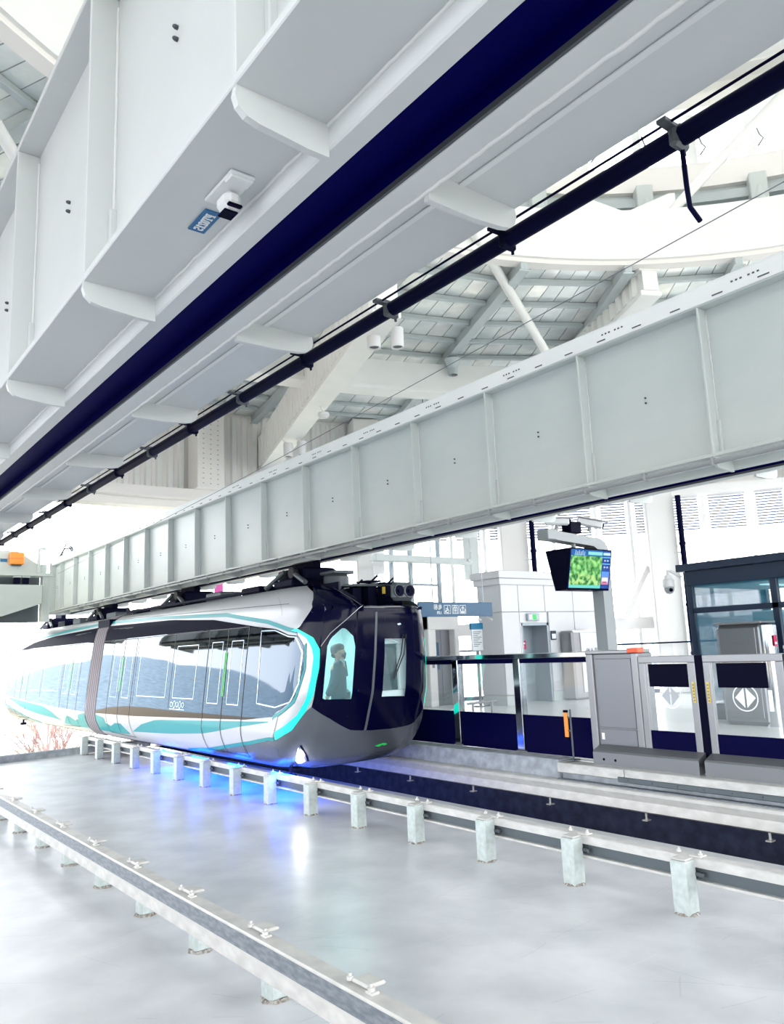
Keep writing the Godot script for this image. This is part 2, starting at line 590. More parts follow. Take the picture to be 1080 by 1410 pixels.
func build_roof():
	var c := setting("ceiling", "grey metal roof with radial rafters and ring purlins", Vector3(RCX, 8.5, 0))
	var st := S()
	arc(st, 9.0, 19.6, 8.78, 8.95, -36, 72, 72)
	arc(st, 9.0, 19.6, 8.78, 8.95, 168, 324, 60)
	part(c, "roof_slab", st, M.roof_steel)
	# deck panels: one mesh turned about the centre
	var np := 7
	var w := 12.0 / np
	var dm := S()
	var e := 0.022
	var r0 := 9.05
	var r1 := 19.4
	var L := -w * 0.5
	var R := w * 0.5
	var y0 := 8.60
	var yf := 8.575
	var rows := [[L + e * 0.6, y0 + 0.04], [L + e * 2.2, yf], [R - e * 2.2, yf], [R - e * 0.6, y0 + 0.04]]
	for i in 3:
		var a: Array = rows[i]
		var b: Array = rows[i + 1]
		face(dm, [loc(r0, a[0], a[1]), loc(r0, b[0], b[1]), loc(r1, b[0], b[1]), loc(r1, a[0], a[1])], Vector3(0, 20, -14))
	face(dm, [loc(r0, L + e * 0.6, y0 + 0.05), loc(r0, R - e * 0.6, y0 + 0.05), loc(r1, R - e * 0.6, y0 + 0.05), loc(r1, L + e * 0.6, y0 + 0.05)], Vector3(0, 0, -14))
	var deck: Mesh = dm.commit()
	var gl := S()
	arc(gl, 9.1, 19.5, 8.6, 8.62, 72, 168, 60)  # unseen bays glazed to bring more light to the far side
	part(c, "added_roof_glazing", gl, M.facade_pane, "glazing added to the unseen roof beside and behind the viewer to let in light")
	for b in 30:
		if (b >= 6 and b < 14): continue
		for i in np:
			var ang := b * 12.0 + (i + 0.5) * w
			mpart(c, "deck_panel", deck, M.deck_steel if (b * 3 + i * 5) % 4 else M.deck_steel_pale, bay_xf(ang))
	var rf := S()
	bar(rf, loc(9.0, 0, 8.47), loc(19.2, 0, 8.47), 0.13, 0.2, 0.01)
	bar(rf, loc(9.0, 0, 8.36), loc(19.2, 0, 8.36), 0.19, 0.025)
	var raft: Mesh = rf.commit()
	for b in 30:
		mpart(c, "rafter", raft, M.roof_steel, bay_xf(b * 12.0))
	for k in 10:
		var r := 9.75 + k * 0.93
		var ps := S()
		bar(ps, loc(r, -5.6, 8.525), loc(r, 5.6, 8.525), 0.10, 0.09, 0.008)
		var pm: Mesh = ps.commit()
		for b in range(-3, 8):
			mpart(c, "purlin", pm, M.roof_steel, bay_xf(b * 12.0 + 6.0))
	# skylight drum above the round opening
	var d := setting("trim_1", "white ring fascia round the skylight opening", Vector3(RCX, 8.6, 0))
	st = S()
	arc(st, 8.92, 9.22, 8.58, 9.5, 0, 360, 120)
	part(d, "fascia", st, M.white_paint)
	st = S()
	arc(st, 8.98, 9.20, 8.50, 8.59, 0, 360, 120)
	part(d, "soffit", st, M.warm_white)
	var u := setting("window_1", "clerestory drum with glazing above the ring", Vector3(RCX, 9.5, 0))
	st = S()
	arc(st, 9.78, 9.98, 10.36, 10.86, 0, 360, 90)
	part(u, "sill_ring", st, M.warm_white)
	st = S()
	arc(st, 9.9, 10.05, 8.9, 10.36, 0, 360, 90)
	part(u, "drum_wall", st, M.roof_steel)
	st = S()
	arc(st, 9.72, 9.9, 10.02, 10.2, 0, 360, 90)
	part(u, "ring_beam", st, M.roof_steel)
	st = S()
	arc(st, 9.55, 9.98, 11.85, 12.15, 0, 360, 90)
	part(u, "lintel_ring", st, M.warm_white)
	st = S()
	arc(st, 9.4, 10.4, 12.5, 12.62, 0, 360, 60)
	part(u, "roof_ring", st, M.white_paint)
	st = S()
	arc(st, 0.02, 9.5, 12.54, 12.64, 0, 360, 48)
	part(u, "roof_disc", st, M.white_paint)
	var gb := S()
	bar(gb, loc(0.3, 0, 12.48), loc(9.6, 0, 12.48), 0.12, 0.16, 0.01)
	var gbm: Mesh = gb.commit()
	for k in 16:
		mpart(u, "glazing_bar", gbm, M.white_paint, bay_xf(k * 22.5))
	for rr in [3.2, 6.4]:
		st = S()
		arc(st, rr - 0.06, rr + 0.06, 12.4, 12.54, 0, 360, 48)
		part(u, "glazing_ring", st, M.white_paint)
	st = S()
	arc(st, 9.8, 10.0, 12.15, 12.5, 0, 360, 90)
	part(u, "upper_ring", st, M.white_paint)
	var ms := S()
	box(ms, loc(9.86, 0, 11.35), Vector3(0.16, 1.02, 0.18), 0.01)
	var mm: Mesh = ms.commit()
	var gs := S()
	face(gs, [loc(9.95, 0.5, 10.86), loc(9.95, 5.5, 10.86), loc(9.95, 5.5, 11.85), loc(9.95, 0.5, 11.85)], Vector3(0, 11, 0))
	var gm: Mesh = gs.commit()
	var bs := S()
	box(bs, loc(9.72, 0, 9.95), Vector3(0.3, 0.9, 0.3), 0.02)
	tube(bs, [loc(9.5, 0, 9.3), loc(9.7, 0, 10.3)], 0.1, 10)
	var bm: Mesh = bs.commit()
	var hs := S()
	tube(hs, [loc(9.75, 0.6, 11.5), loc(9.7, 0.9, 11.2), loc(9.6, 1.1, 11.05), loc(9.75, 0.7, 11.0)], 0.02, 6)
	var hm: Mesh = hs.commit()
	for k in 60:
		mpart(u, "mullion", mm, M.white_paint, bay_xf(k * 6.0 + 4.0))
		mpart(u, "pane", gm, M.facade_pane, bay_xf(k * 6.0 + 4.0))
		if k % 2 == 0:
			mpart(u, "support_bracket", bm, M.far_beam_paint, bay_xf(k * 6.0 + 4.0))
		if k < 14:
			mpart(u, "window_stay", hm, M.conduit_grey, bay_xf(k * 6.0 + 4.0))
	# white downstand ring beam half way out
	var e2 := setting("trim_2", "white curved beam below the roof panels", Vector3(RCX, 7.5, 0))
	st = S()
	arc(st, 13.2, 13.5, 7.62, 8.24, -60, 120, 90)
	part(e2, "beam_web", st, M.white_paint)
	st = S()
	arc(st, 13.1, 13.6, 7.55, 7.63, -60, 120, 90)
	part(e2, "beam_flange", st, M.white_paint)

func build_facade():
	var f := setting("wall_facade", "white fascia and columns round the station hall", Vector3(RCX, 0, -RF))
	var st := S()
	arc(st, RF, RF + 0.25, 6.3, 8.8, -45, 110, 90)
	part(f, "fascia", st, M.warm_white)
	st = S()
	arc(st, RF, RF + 0.25, 5.6, 8.8, 200, 315, 60)  # unseen fascia added on the left to cut side light on the near beam
	part(f, "added_side_fascia", st, M.warm_white)
	st = S()
	arc(st, RF - 0.55, RF + 0.25, 6.05, 6.3, -45, 130, 90)
	part(f, "soffit_beam", st, M.warm_white)
	st = S()
	arc(st, RF - 0.25, RF + 0.25, 5.86, 6.06, -45, 21, 60)
	part(f, "lower_soffit", st, M.warm_white)
	st = S()
	arc(st, RF + 0.25, RF + 10.0, 8.6, 8.8, -30, 24, 40)  # hidden behind the fascia, added to keep sky light off the turnout
	part(f, "added_shade_canopy", st, M.roof_steel, "unseen canopy added outside over the open end to shade the turnout")
	# vertical corrugation of the end fascia
	var rs := S()
	prism(rs, PackedVector2Array([Vector2(-0.1, 0), Vector2(0.1, 0), Vector2(0.06, 0.07), Vector2(-0.06, 0.07)]), loc(RF, 0, 6.3), Vector3.RIGHT, Vector3(0, 0, 1), Vector3(0, 2.2, 0))
	var rm: Mesh = rs.commit()
	for k in range(-26, 24):
		mpart(f, "cladding_rib", rm, M.white_paint, bay_xf(k * 0.86))
	part(f, "end_pier", bx(8.0, 8.75, 6.3, 8.6, -18.7, -18.1, 0.02), M.warm_white)
	# perforated strip on the pier
	st = S()
	for i in 3:
		for j in 16:
			addbx(st, 8.14 + i * 0.2, 8.18 + i * 0.2, 6.42 + j * 0.13, 6.44 + j * 0.13, -18.1, -18.092)
	var pf := part(f, "perforation", st, M.tile_joint)
	pf.set_meta("kind", "stuff")
	# columns, mullions and panes on the glazed right side
	var cs := S()
	box(cs, loc(RF - 0.35, 0, 4.55), Vector3(0.78, 7.95, 0.7), 0.03)
	var cm: Mesh = cs.commit()
	var lows := S()
	var ms := S()
	box(ms, loc(RF - 0.05, 0, 3.3), Vector3(0.09, 5.5, 0.14), 0.008)
	var mm: Mesh = ms.commit()
	var marks := []
	for k in range(0, 7):
		var a := 21.4 + k * 13.0
		mpart(f, "column", cm, M.warm_white, bay_xf(a))
		for d in [0.0, 3.9, 7.7, 10.7]:
			marks.append(a + d)
			if d > 0.0:
				mpart(f, "mullion", mm, M.white_paint, bay_xf(a + d))
	st = S()
	arc(st, RF - 0.18, RF + 0.08, 2.35, 2.68, 22, 110, 60)
	part(f, "transom", st, M.warm_white)
	st = S()
	arc(st, RF - 0.1, RF + 0.1, 0.2, 0.66, 22, 110, 60)
	part(f, "base_wall", st, M.dark_concrete)
	st = S()
	arc(st, RF - 0.92, RF - 0.86, 1.92, 1.96, 22, 110, 60)
	part(f, "handrail", st, M.machine_dark)
	var nb := 0
	for i in marks.size() - 1:
		var a: float = marks[i] + 0.18
		var b: float = marks[i + 1] - 0.18
		for yy in [[0.66, 2.35], [2.68, 6.05]]:
			var g := S()
			face(g, [pol(RF, a, yy[0]), pol(RF, b, yy[0]), pol(RF, b, yy[1]), pol(RF, a, yy[1])], Vector3(RCX, 3, 0))
			part(f, "pane", g, M.facade_pane)
		var gb := S()
		face(gb, [pol(RF - 0.89, a, PL), pol(RF - 0.89, b, PL), pol(RF - 0.89, b, 1.92), pol(RF - 0.89, a, 1.92)], Vector3(RCX, 1, 0))
		part(f, "balustrade_pane", gb, M.facade_pane)
		# a slatted blind pulled half way down behind the pane
		if a > 24.0 and a < 76.0:
			var mid := pol(RF - 0.2, (a + b) * 0.5, 6.03)
			var ord: Array = ["first", "second", "third", "fourth", "fifth", "sixth", "seventh", "eighth", "ninth", "tenth", "eleventh", "twelfth", "thirteenth", "fourteenth", "fifteenth", "sixteenth"]
			nb += 1
			var t := thing("window_blind", "%s slatted window blind from the left on the tall facade" % ord[nb - 1], "blind", mid, "slatted blinds on the tall facade windows")
			var h := S()
			bar(h, pol(RF - 0.2, a + 0.2, 6.03), pol(RF - 0.2, b - 0.2, 6.03), 0.06, 0.05)
			part(t, "head_rail", h, M.white_plastic)
			var sl := S()
			for k in 12:
				var y := 5.96 - k * 0.078
				bar(sl, pol(RF - 0.2, a + 0.25, y), pol(RF - 0.2, b - 0.25, y), 0.012, 0.047)
			var sp := part(t, "slats", sl, M.blind)
			sp.set_meta("kind", "stuff")
	# black rainwater pipes beside two columns
	for q in [[48.95, "black rainwater pipe beside the white column next to the glass booth"], [35.95, "black rainwater pipe beside the white column above the tiled block"]]:
		var t := thing("downpipe", q[1], "pipe", pol(RF - 0.9, q[0], PL), "rainwater pipes on the columns")
		var s2 := S()
		tube(s2, [pol(RF - 0.82, q[0], PL), pol(RF - 0.82, q[0], 6.0)], 0.075, 12)
		part(t, "pipe", s2, M.conduit_black)
		for y in [1.6, 2.9, 4.6]:
			var c := S()
			lathe(c, [Vector2(0.0, 0), Vector2(0.095, 0), Vector2(0.095, 0.08), Vector2(0, 0.08)], pol(RF - 0.82, q[0], y), Vector3.UP, 12)
			part(t, "coupling", c, M.conduit_black)
		var br := S()
		bar(br, pol(RF - 0.82, q[0], 4.4), pol(RF - 0.6, q[0] - 1.0, 4.4), 0.05, 0.04)
		part(t, "wall_bracket", br, M.white_paint)
	# leaning white brace at the foot of a window
	var lb := thing("window_brace", "slanting white brace beside the tall column behind the screen pole", "brace", pol(RF - 0.3, 44.4, 2.68))
	var ls := S()
	bar(ls, pol(RF - 0.3, 43.9, 2.68), pol(RF - 0.3, 46.2, 4.1), 0.14, 0.14, 0.01)
	part(lb, "bar", ls, M.warm_white)

# ---------------------------------------------------------------- the two track beams
func build_beams():
	make_beam(1.395, -1.70, 3, "near monorail track beam overhead with open slot underneath", false)
	make_beam(6.755, -3.40, 4, "far monorail track beam carrying the train, slotted cable tray on top", true)
	near_beam_fittings()
	far_beam_fittings()

func make_beam(c: float, zs: float, ahead: int, label: String, tray: bool):
	var yf := 3.586
	var top := 4.95
	var z1 := 4.2
	var z0 := -24.5
	var hw := 0.545
	var web := 0.425
	var pm: Material = M.far_beam_paint if tray else M.beam_paint
	var t := thing("monorail_beam", label, "beam", Vector3(c, yf, -10), "monorail track beams")
	part(t, "top_flange", bx(c - hw, c + hw, top, top + 0.03, z0, z1, 0.004), pm)
	part(t, "web", bx(c - web, c - web + 0.02, yf + 0.02, top, z0, z1), pm)
	part(t, "web", bx(c + web - 0.02, c + web, yf + 0.02, top, z0, z1), pm)
	part(t, "bottom_flange", bx(c - hw, c - 0.17, yf, yf + 0.03, z0, z1, 0.004), pm)
	part(t, "bottom_flange", bx(c + 0.04, c + hw, yf, yf + 0.03, z0, z1, 0.004), pm)
	# the running plates either side of the slot hang a little below the flanges
	part(t, "running_plate", bx(c - 0.245, c - 0.165, yf - 0.078, yf, z0, z1, 0.006), pm)
	part(t, "running_plate", bx(c + 0.035, c + 0.135, yf - 0.078, yf, z0, z1, 0.006), pm)
	part(t, "edge_strip", bx(c + 0.27, c + 0.295, yf - 0.006, yf, z0, z1, 0.002), M.weld)
	part(t, "slot_shade", bx(c - 0.165, c + 0.035, yf + 0.0, yf + 0.02, z0, z1), M.slot_shade_navy, "dark sheet standing for the shade inside the slot")
	part(t, "slot_shade_side", bx(c + 0.028, c + 0.036, yf - 0.058, yf, z0, z1), M.slot_shade_navy)  # navy sheets fill the slot in place of its shaded hollow
	part(t, "slot_lip", bx(c + 0.026, c + 0.036, yf - 0.077, yf - 0.058, z0, z1), M.bolt_dark)
	# weld beads
	var ws := S()
	var rng := RandomNumberGenerator.new()
	rng.seed = 77
	for xx in [c - 0.248, c + 0.128]:
		var pts := []
		var z := 2.0
		ws = S()
		while z > -9.0:
			pts.append(Vector3(xx + rng.randf() * 0.004, yf - (0.004 if xx < c else 0.080) + rng.randf() * 0.003, z))
			z -= 0.03
		tube(ws, pts, 0.007, 6)
		part(t, "weld_seam", ws, M.weld)
	# stiffeners and gussets
	var sL := S()
	box(sL, Vector3(-hw + 0.062, (yf + 0.03 + top) * 0.5, 0), Vector3(0.118, top - yf - 0.03, 0.022), 0.003)
	var mL: Mesh = sL.commit()
	var sR := S()
	box(sR, Vector3(hw - 0.062, (yf + 0.03 + top) * 0.5, 0), Vector3(0.118, top - yf - 0.03, 0.022), 0.003)
	var mR: Mesh = sR.commit()
	var gp := PackedVector2Array([Vector2(-0.54, 0), Vector2(-0.545, -0.03), Vector2(-0.535, -0.06), Vector2(-0.51, -0.082), Vector2(-0.47, -0.092), Vector2(-0.32, -0.105), Vector2(-0.245, -0.105), Vector2(-0.245, 0)])
	var gL := S()
	prism(gL, gp, Vector3(0, yf, -0.012), Vector3.RIGHT, Vector3.UP, Vector3(0, 0, 0.024))
	var gmL: Mesh = gL.commit()
	var gq := PackedVector2Array()
	for p in gp: gq.append(Vector2(-p.x if p.x < -0.3 else 0.135, p.y))
	var gR := S()
	prism(gR, gq, Vector3(0, yf, -0.012), Vector3.RIGHT, Vector3.UP, Vector3(0, 0, 0.024))
	var gmR: Mesh = gR.commit()
	var bz := S()
	for dy in [-0.035, 0.035]:
		lathe(bz, [Vector2(0, 0), Vector2(0.009, 0), Vector2(0.009, 0.012), Vector2(0.005, 0.02), Vector2(0, 0.02)], Vector3(-web, 4.30 + dy * 0.7, 0), Vector3.LEFT, 6)
	var bm: Mesh = bz.commit()
	var nt := S()
	box(nt, Vector3(-web - 0.012, yf + 0.03 + 0.16, 0.024), Vector3(0.03, 0.30, 0.03), 0.004)
	var nm: Mesh = nt.commit()
	var wl := S()
	var wp := []
	for k in 60:
		wp.append(Vector3(-web - 0.004, yf + 0.05 + k * 0.0215, 0.012 + rng.randf() * 0.006))
	tube(wl, wp, 0.007, 5)
	var wm: Mesh = wl.commit()
	var n := 17 + ahead
	for i in range(-ahead, 16):
		var z := zs - i * 1.349
		if z < z0 + 0.1 or z > z1: continue
		var xf := Transform3D(Basis.IDENTITY, Vector3(c, 0, z))
		mpart(t, "stiffener", mL, pm, xf)
		mpart(t, "stiffener", mR, pm, xf)
		mpart(t, "gusset", gmL, pm, xf)
		mpart(t, "gusset", gmR, pm, xf)
		mpart(t, "backing_strip", nm, M.beam_paint, xf)
		if i < 6: mpart(t, "stiffener_weld", wm, M.weld, xf)
		mpart(t, "bolt_pair", bm, M.bolt_dark, Transform3D(Basis.IDENTITY, Vector3(c, 0, z - 0.675)))
	# end plate
	part(t, "end_plate", bx(c - hw - 0.06, c + hw + 0.06, yf - 0.1, top + 0.1, z0 - 0.03, z0, 0.004), pm)
	if tray:
		part(t, "cable_tray", bx(c - hw - 0.012, c - hw + 0.004, top + 0.012, top + 0.17, z0, z1, 0.003), M.white_paint, "white slotted cable tray edge")
		part(t, "tray_cover", bx(c - hw - 0.012, c + hw, top + 0.17, top + 0.18, z0, z1), M.white_paint)
		var sm := S()
		box(sm, Vector3(c - hw - 0.0125, top + 0.045, 0), Vector3(0.004, 0.012, 0.10))
		var slot: Mesh = sm.commit()
		var s2 := S()
		for k in 6: box(s2, Vector3(c - hw - 0.0125, top + 0.10, -0.1 + k * 0.04 + (0.03 if k > 2 else 0.0)), Vector3(0.004, 0.015, 0.02))
		var holes: Mesh = s2.commit()
		for k in range(0, 60):
			mpart(t, "tray_slot", slot, M.bolt_dark, Transform3D(Basis.IDENTITY, Vector3(0, 0, 0.5 - k * 0.41)))
		for k in range(0, 9):
			mpart(t, "tray_holes", holes, M.bolt_dark, Transform3D(Basis.IDENTITY, Vector3(0, 0, -1.6 - k * 1.35)))

func near_beam_fittings():
	# sensor box and number plate on the underside
	var t := thing("sensor_box", "small white sensor with dark lens under the near track beam", "sensor", Vector3(1.05, 3.586, -2.14))
	var p := S()
	box(p, Vector3(1.05, 3.579, -2.13), Vector3(0.085, 0.012, 0.2), 0.003)
	part(t, "mount_plate", p, M.weld)
	p = S()
	box(p, Vector3(1.05, 3.574, -2.06), Vector3(0.08, 0.02, 0.05), 0.004)
	part(t, "hinge", p, M.weld)
	p = S()
	box(p, Vector3(1.06, 3.545, -2.155), Vector3(0.06, 0.06, 0.09), 0.018)
	part(t, "housing", p, M.white_plastic)
	p = S()
	box(p, Vector3(1.063, 3.513, -2.168), Vector3(0.05, 0.008, 0.055), 0.003)
	part(t, "lens_panel", p, M.black_plastic, "dark blue lens panel")
	p = S()
	box(p, Vector3(1.063, 3.52, -2.118), Vector3(0.05, 0.01, 0.018), 0.003)
	part(t, "eye_strip", p, M.black_plastic)
	var s := thing("number_plate", "blue plate with white mirrored number PT0215 under the near beam", "sign", Vector3(1.07, 3.583, -2.36))
	part(s, "plate", bx(1.037, 1.099, 3.580, 3.586, -2.435, -2.285, 0.001), M.plate_blue)
	var tm := text_mesh("PT0215", 0.046, 0.004, true, true)
	var xf := Transform3D(Basis(Vector3(0, 0, -0.72), Vector3(-1.0, 0, 0), Vector3(0, 1, 0)), Vector3(1.068, 3.579, -2.36))
	mpart(s, "lettering", tm, M.sign_white, xf, "white number PT0215, mirrored")
	# black conduit along the right edge, its clamps and the thin cable above it
	var c := thing("conduit", "thick black conduit running along the near beam's edge", "pipe", Vector3(2.02, 3.55, -10))
	p = S()
	tube(p, [Vector3(2.02, 3.55, 4.2), Vector3(2.02, 3.55, -4), Vector3(2.02, 3.55, -24.4)], 0.032, 14)
	part(c, "pipe", p, M.conduit_black)
	var cl := S()
	box(cl, Vector3(2.02, 3.55, 0), Vector3(0.078, 0.078, 0.03), 0.01)
	box(cl, Vector3(1.972, 3.572, 0), Vector3(0.08, 0.012, 0.03), 0.0)
	tube(cl, [Vector3(2.045, 3.60, 0), Vector3(2.045, 3.50, 0)], 0.006, 6)
	var cm: Mesh = cl.commit()
	for k in range(-3, 30):
		mpart(c, "clamp", cm, M.machine_dark if k % 2 else M.bolt_dark, Transform3D(Basis.IDENTITY, Vector3(0, 0, -1.1 - k * 0.71)))
	p = S()
	tube(p, [Vector3(2.035, 3.6, -1.1), Vector3(2.035, 3.40, -1.1), Vector3(2.04, 3.33, -1.1), Vector3(2.09, 3.30, -1.1)], 0.008, 8)
	part(c, "drop_rod", p, M.conduit_black)
	var w := thing("cable", "thin black cable stretched beside the thick black conduit", "cable", Vector3(1.965, 3.575, -10))
	p = S()
	tube(p, [Vector3(1.965, 3.575, 4.2), Vector3(1.965, 3.575, -24.4)], 0.0045, 6)
	part(w, "strand", p, M.conduit_black)

func far_beam_fittings():
	var c := thing("conduit", "grey conduit along the lower edge of the far beam", "pipe", Vector3(6.2, 3.53, -10))
	var p := S()
	tube(p, [Vector3(6.19, 3.535, 4.2), Vector3(6.19, 3.535, -10), Vector3(6.19, 3.535, -24.4)], 0.024, 12)
	part(c, "pipe", p, M.conduit_grey)
	var cl := S()
	box(cl, Vector3(6.19, 3.54, 0), Vector3(0.062, 0.075, 0.03), 0.008)
	var cm: Mesh = cl.commit()
	for k in range(0, 32):
		mpart(c, "clamp", cm, M.conduit_grey, Transform3D(Basis.IDENTITY, Vector3(0, 0, -0.7 - k * 0.675)))
	# thin span wire crossing the hall
	var w := thing("span_wire", "thin wire stretched across the hall in front of the roof", "cable", Vector3(6, 5, -12))
	p = S()
	tube(p, [Vector3(5.98, 5.60, -2.0), Vector3(5.98, 5.02, -12.0), Vector3(6.0, 4.56, -23.0)], 0.005, 5)
	part(w, "strand", p, M.print_grey)
	# the turnout beyond the beam's end: plates, crank arm, orange box
	var t := thing("track_turnout", "grey track turnout housing at the far end of the beams", "track switch", Vector3(5, 3.5, -24.7))
	var po := PackedVector2Array([Vector2(3.2, 4.72), Vector2(6.1, 4.72), Vector2(6.1, 5.0), Vector2(5.85, 5.0), Vector2(5.3, 5.36), Vector2(3.2, 5.42)])
	p = S(); prism(p, po, Vector3(0, 0, -24.75), Vector3.RIGHT, Vector3.UP, Vector3(0, 0, 0.12)); part(t, "upper_plate", p, M.far_beam_paint)
	part(t, "shelf", bx(3.2, 6.25, 4.63, 4.72, -24.95, -24.45, 0.01), M.far_beam_paint)
	po = PackedVector2Array([Vector2(3.2, 4.36), Vector2(5.93, 4.36), Vector2(5.93, 3.82), Vector2(4.9, 3.46), Vector2(3.2, 3.3)])
	p = S(); prism(p, po, Vector3(0, 0, -24.5), Vector3.RIGHT, Vector3.UP, Vector3(0, 0, 0.12)); part(t, "lower_plate", p, M.far_beam_paint)
	part(t, "back_plate", bx(3.2, 6.0, 3.3, 4.65, -25.1, -25.0), M.machine_grey)
	part(t, "jamb", bx(5.98, 6.2, 3.3, 4.7, -24.9, -24.55, 0.01), M.far_beam_paint)
	for x in [5.18, 5.42]:
		part(t, "actuator", bx(x, x + 0.17, 4.4, 4.6, -24.62, -24.5, 0.01), M.machine_dark)
		part(t, "actuator_frame", bx(x - 0.02, x + 0.19, 4.58, 4.62, -24.64, -24.46, 0.005), M.far_beam_paint)
	p = S()
	tube(p, [Vector3(5.86, 4.74, -24.6), Vector3(5.86, 5.42, -24.6), Vector3(5.9, 5.47, -24.6), Vector3(6.05, 5.47, -24.6)], 0.045, 8)
	part(t, "bracket_arm", p, M.far_beam_paint)
	part(t, "top_cabinet", bx(6.55, 6.95, 5.15, 5.5, -23.9, -23.3, 0.02), M.white_plastic)
	p = S()
	var rng := RandomNumberGenerator.new()
	rng.seed = 5
	for k in 9:
		var a := Vector3(6.2 + rng.randf() * 0.5, 5.15, -24.2 + rng.randf() * 0.6)
		tube(p, [a, a + Vector3(0.1, 0.2 + rng.randf() * 0.2, 0.1), a + Vector3(0.25, 0.25, 0.15), a + Vector3(0.4, 0.0, 0.2)], 0.022, 6)
	part(t, "hose_bundle", p, M.machine_grey)
	var b := thing("orange_box", "orange junction box on the grey turnout plate", "box", Vector3(5.22, 4.98, -24.6))
	part(b, "case", bx(5.04, 5.42, 4.96, 5.31, -24.63, -24.42, 0.02), M.orange)
	part(b, "lid_seam", bx(5.035, 5.425, 5.12, 5.135, -24.635, -24.415), M.orange_red)
	part(b, "cable_gland", bx(5.1, 5.36, 4.92, 4.96, -24.58, -24.46, 0.01), M.bolt_dark)
	var l := thing("number_plate", "small blue plate beside the orange junction box", "sign", Vector3(4.92, 5.1, -24.62))
	part(l, "plate", bx(4.82, 5.0, 5.04, 5.13, -24.63, -24.61), M.plate_blue)

# ---------------------------------------------------------------- guide rails on the floor
func rail_section(w: float, h: float) -> PackedVector2Array:
	# rolled section: flat top, slight lips, closed back
	return PackedVector2Array([Vector2(-w * 0.5 + 0.008, 0.0), Vector2(w * 0.5, 0.0), Vector2(w * 0.5, h - 0.006), Vector2(w * 0.5 - 0.006, h), Vector2(-w * 0.5 + 0.008, h), Vector2(-w * 0.5, h - 0.008), Vector2(-w * 0.5, 0.008)])

func build_rails():
	# near rail: working face to the left, posts behind
	var t := thing("guide_rail", "nearest steel guide rail on short posts across the lower left floor", "rail", Vector3(2.44, 0, -8), "floor guide rails")
	var x := 2.43
	var st := S()
	prism(st, rail_section(0.115, 0.215), Vector3(x, 0.185, 6.0), Vector3.RIGHT, Vector3.UP, Vector3(0, 0, -25))
	part(t, "rail", st, M.galvanised)
	part(t, "wear_band", bx(x - 0.0605, x - 0.057, 0.292, 0.385, -18.5, 6.0), M.rail_wear, "rubbed dark band along the rail's face")
	rail_posts(t, x + 0.115, x, -3.52, -4.60, 17, 1.0)
	# second rail: working face to the right, posts in front
	t = thing("guide_rail", "steel guide rail with posts in front, running beneath the train", "rail", Vector3(5.7, 0, -8), "floor guide rails")
	x = 5.72
	st = S()
	prism(st, rail_section(0.115, 0.07), Vector3(x, 0.33, 6.0), Vector3.LEFT, Vector3.UP, Vector3(0, 0, -25.0))
	part(t, "rail", st, M.galvanised)
	part(t, "rail_web", bx(x - 0.02, x + 0.05, 0.235, 0.335, -19.0, 6.0), M.machine_grey)
	part(t, "lower_flange", bx(x - 0.058, x + 0.058, 0.215, 0.237, -19.0, 6.0, 0.003), M.galvanised)
	rail_posts(t, 5.60, x, -3.70 + 1.0805, -3.70, 16, -1.0)

func rail_posts(t: Node3D, px: float, rx: float, z_first: float, z_ref: float, n: int, side: float):
	var ps := S()
	var ph := 0.195 if side > 0.0 else 0.385
	box(ps, Vector3(0, ph * 0.5, 0), Vector3(0.145, ph, 0.135), 0.022 if side > 0.0 else 0.01)
	var pm: Mesh = ps.commit()
	var bs := S()
	lathe(bs, [Vector2(0, 0.02), Vector2(0.088, 0.016), Vector2(0.10, 0.0)], Vector3.ZERO, Vector3.UP, 7)
	var bm: Mesh = bs.commit()
	var cs := S()
	# clip plate over the rail and two bolts
	if side > 0.0:
		box(cs, Vector3(0.055, 0.415, 0.0), Vector3(0.12, 0.022, 0.15), 0.01)
	else:
		box(cs, Vector3(-0.075, 0.394, 0.0), Vector3(0.2, 0.016, 0.13), 0.006)
	var cm: Mesh = cs.commit()
	var ns := S()
	lathe(ns, [Vector2(0.019, 0), Vector2(0.019, 0.018), Vector2(0.009, 0.02), Vector2(0.009, 0.034), Vector2(0, 0.034)], Vector3(0.0 if side > 0 else -0.02, 0.412, 0), Vector3.UP, 6)
	var nm: Mesh = ns.commit()
	var ds := S()
	if side > 0.0:
		box(ds, Vector3(0.005, 0.405, 0.10), Vector3(0.05, 0.014, 0.06), 0.004)
	else:
		box(ds, Vector3(-0.02, 0.408, 0.075), Vector3(0.09, 0.014, 0.1), 0.005)
	var dm: Mesh = ds.commit()
	var es := S()
	box(es, Vector3(-0.05, 0.28, 0.1), Vector3(0.035, 0.03, 0.07), 0.005)
	var em: Mesh = es.commit()
	var k0 := -5 if side > 0.0 else -3
	for k in range(k0, n - 1):
		var z := z_ref - k * 1.0805
		if z < -18.9: continue
		mpart(t, "post", pm, M.post_paint, Transform3D(Basis.IDENTITY, Vector3(px, 0, z)))
		mpart(t, "post_foot", bm, M.post_base, Transform3D(Basis(Vector3.UP, k * 0.7), Vector3(px, 0, z)))
		mpart(t, "clip_plate", cm, M.galvanised, Transform3D(Basis.IDENTITY, Vector3(rx, 0, z)))
		mpart(t, "clamp_washer", dm, M.galvanised, Transform3D(Basis.IDENTITY, Vector3(rx, 0, z)))
		for dz in [-0.085, 0.1]:
			mpart(t, "bolt", nm, M.galvanised, Transform3D(Basis.IDENTITY, Vector3(rx, 0, z + dz)))
		if side < 0.0: mpart(t, "side_clip", em, M.machine_grey, Transform3D(Basis.IDENTITY, Vector3(rx, 0, z)))

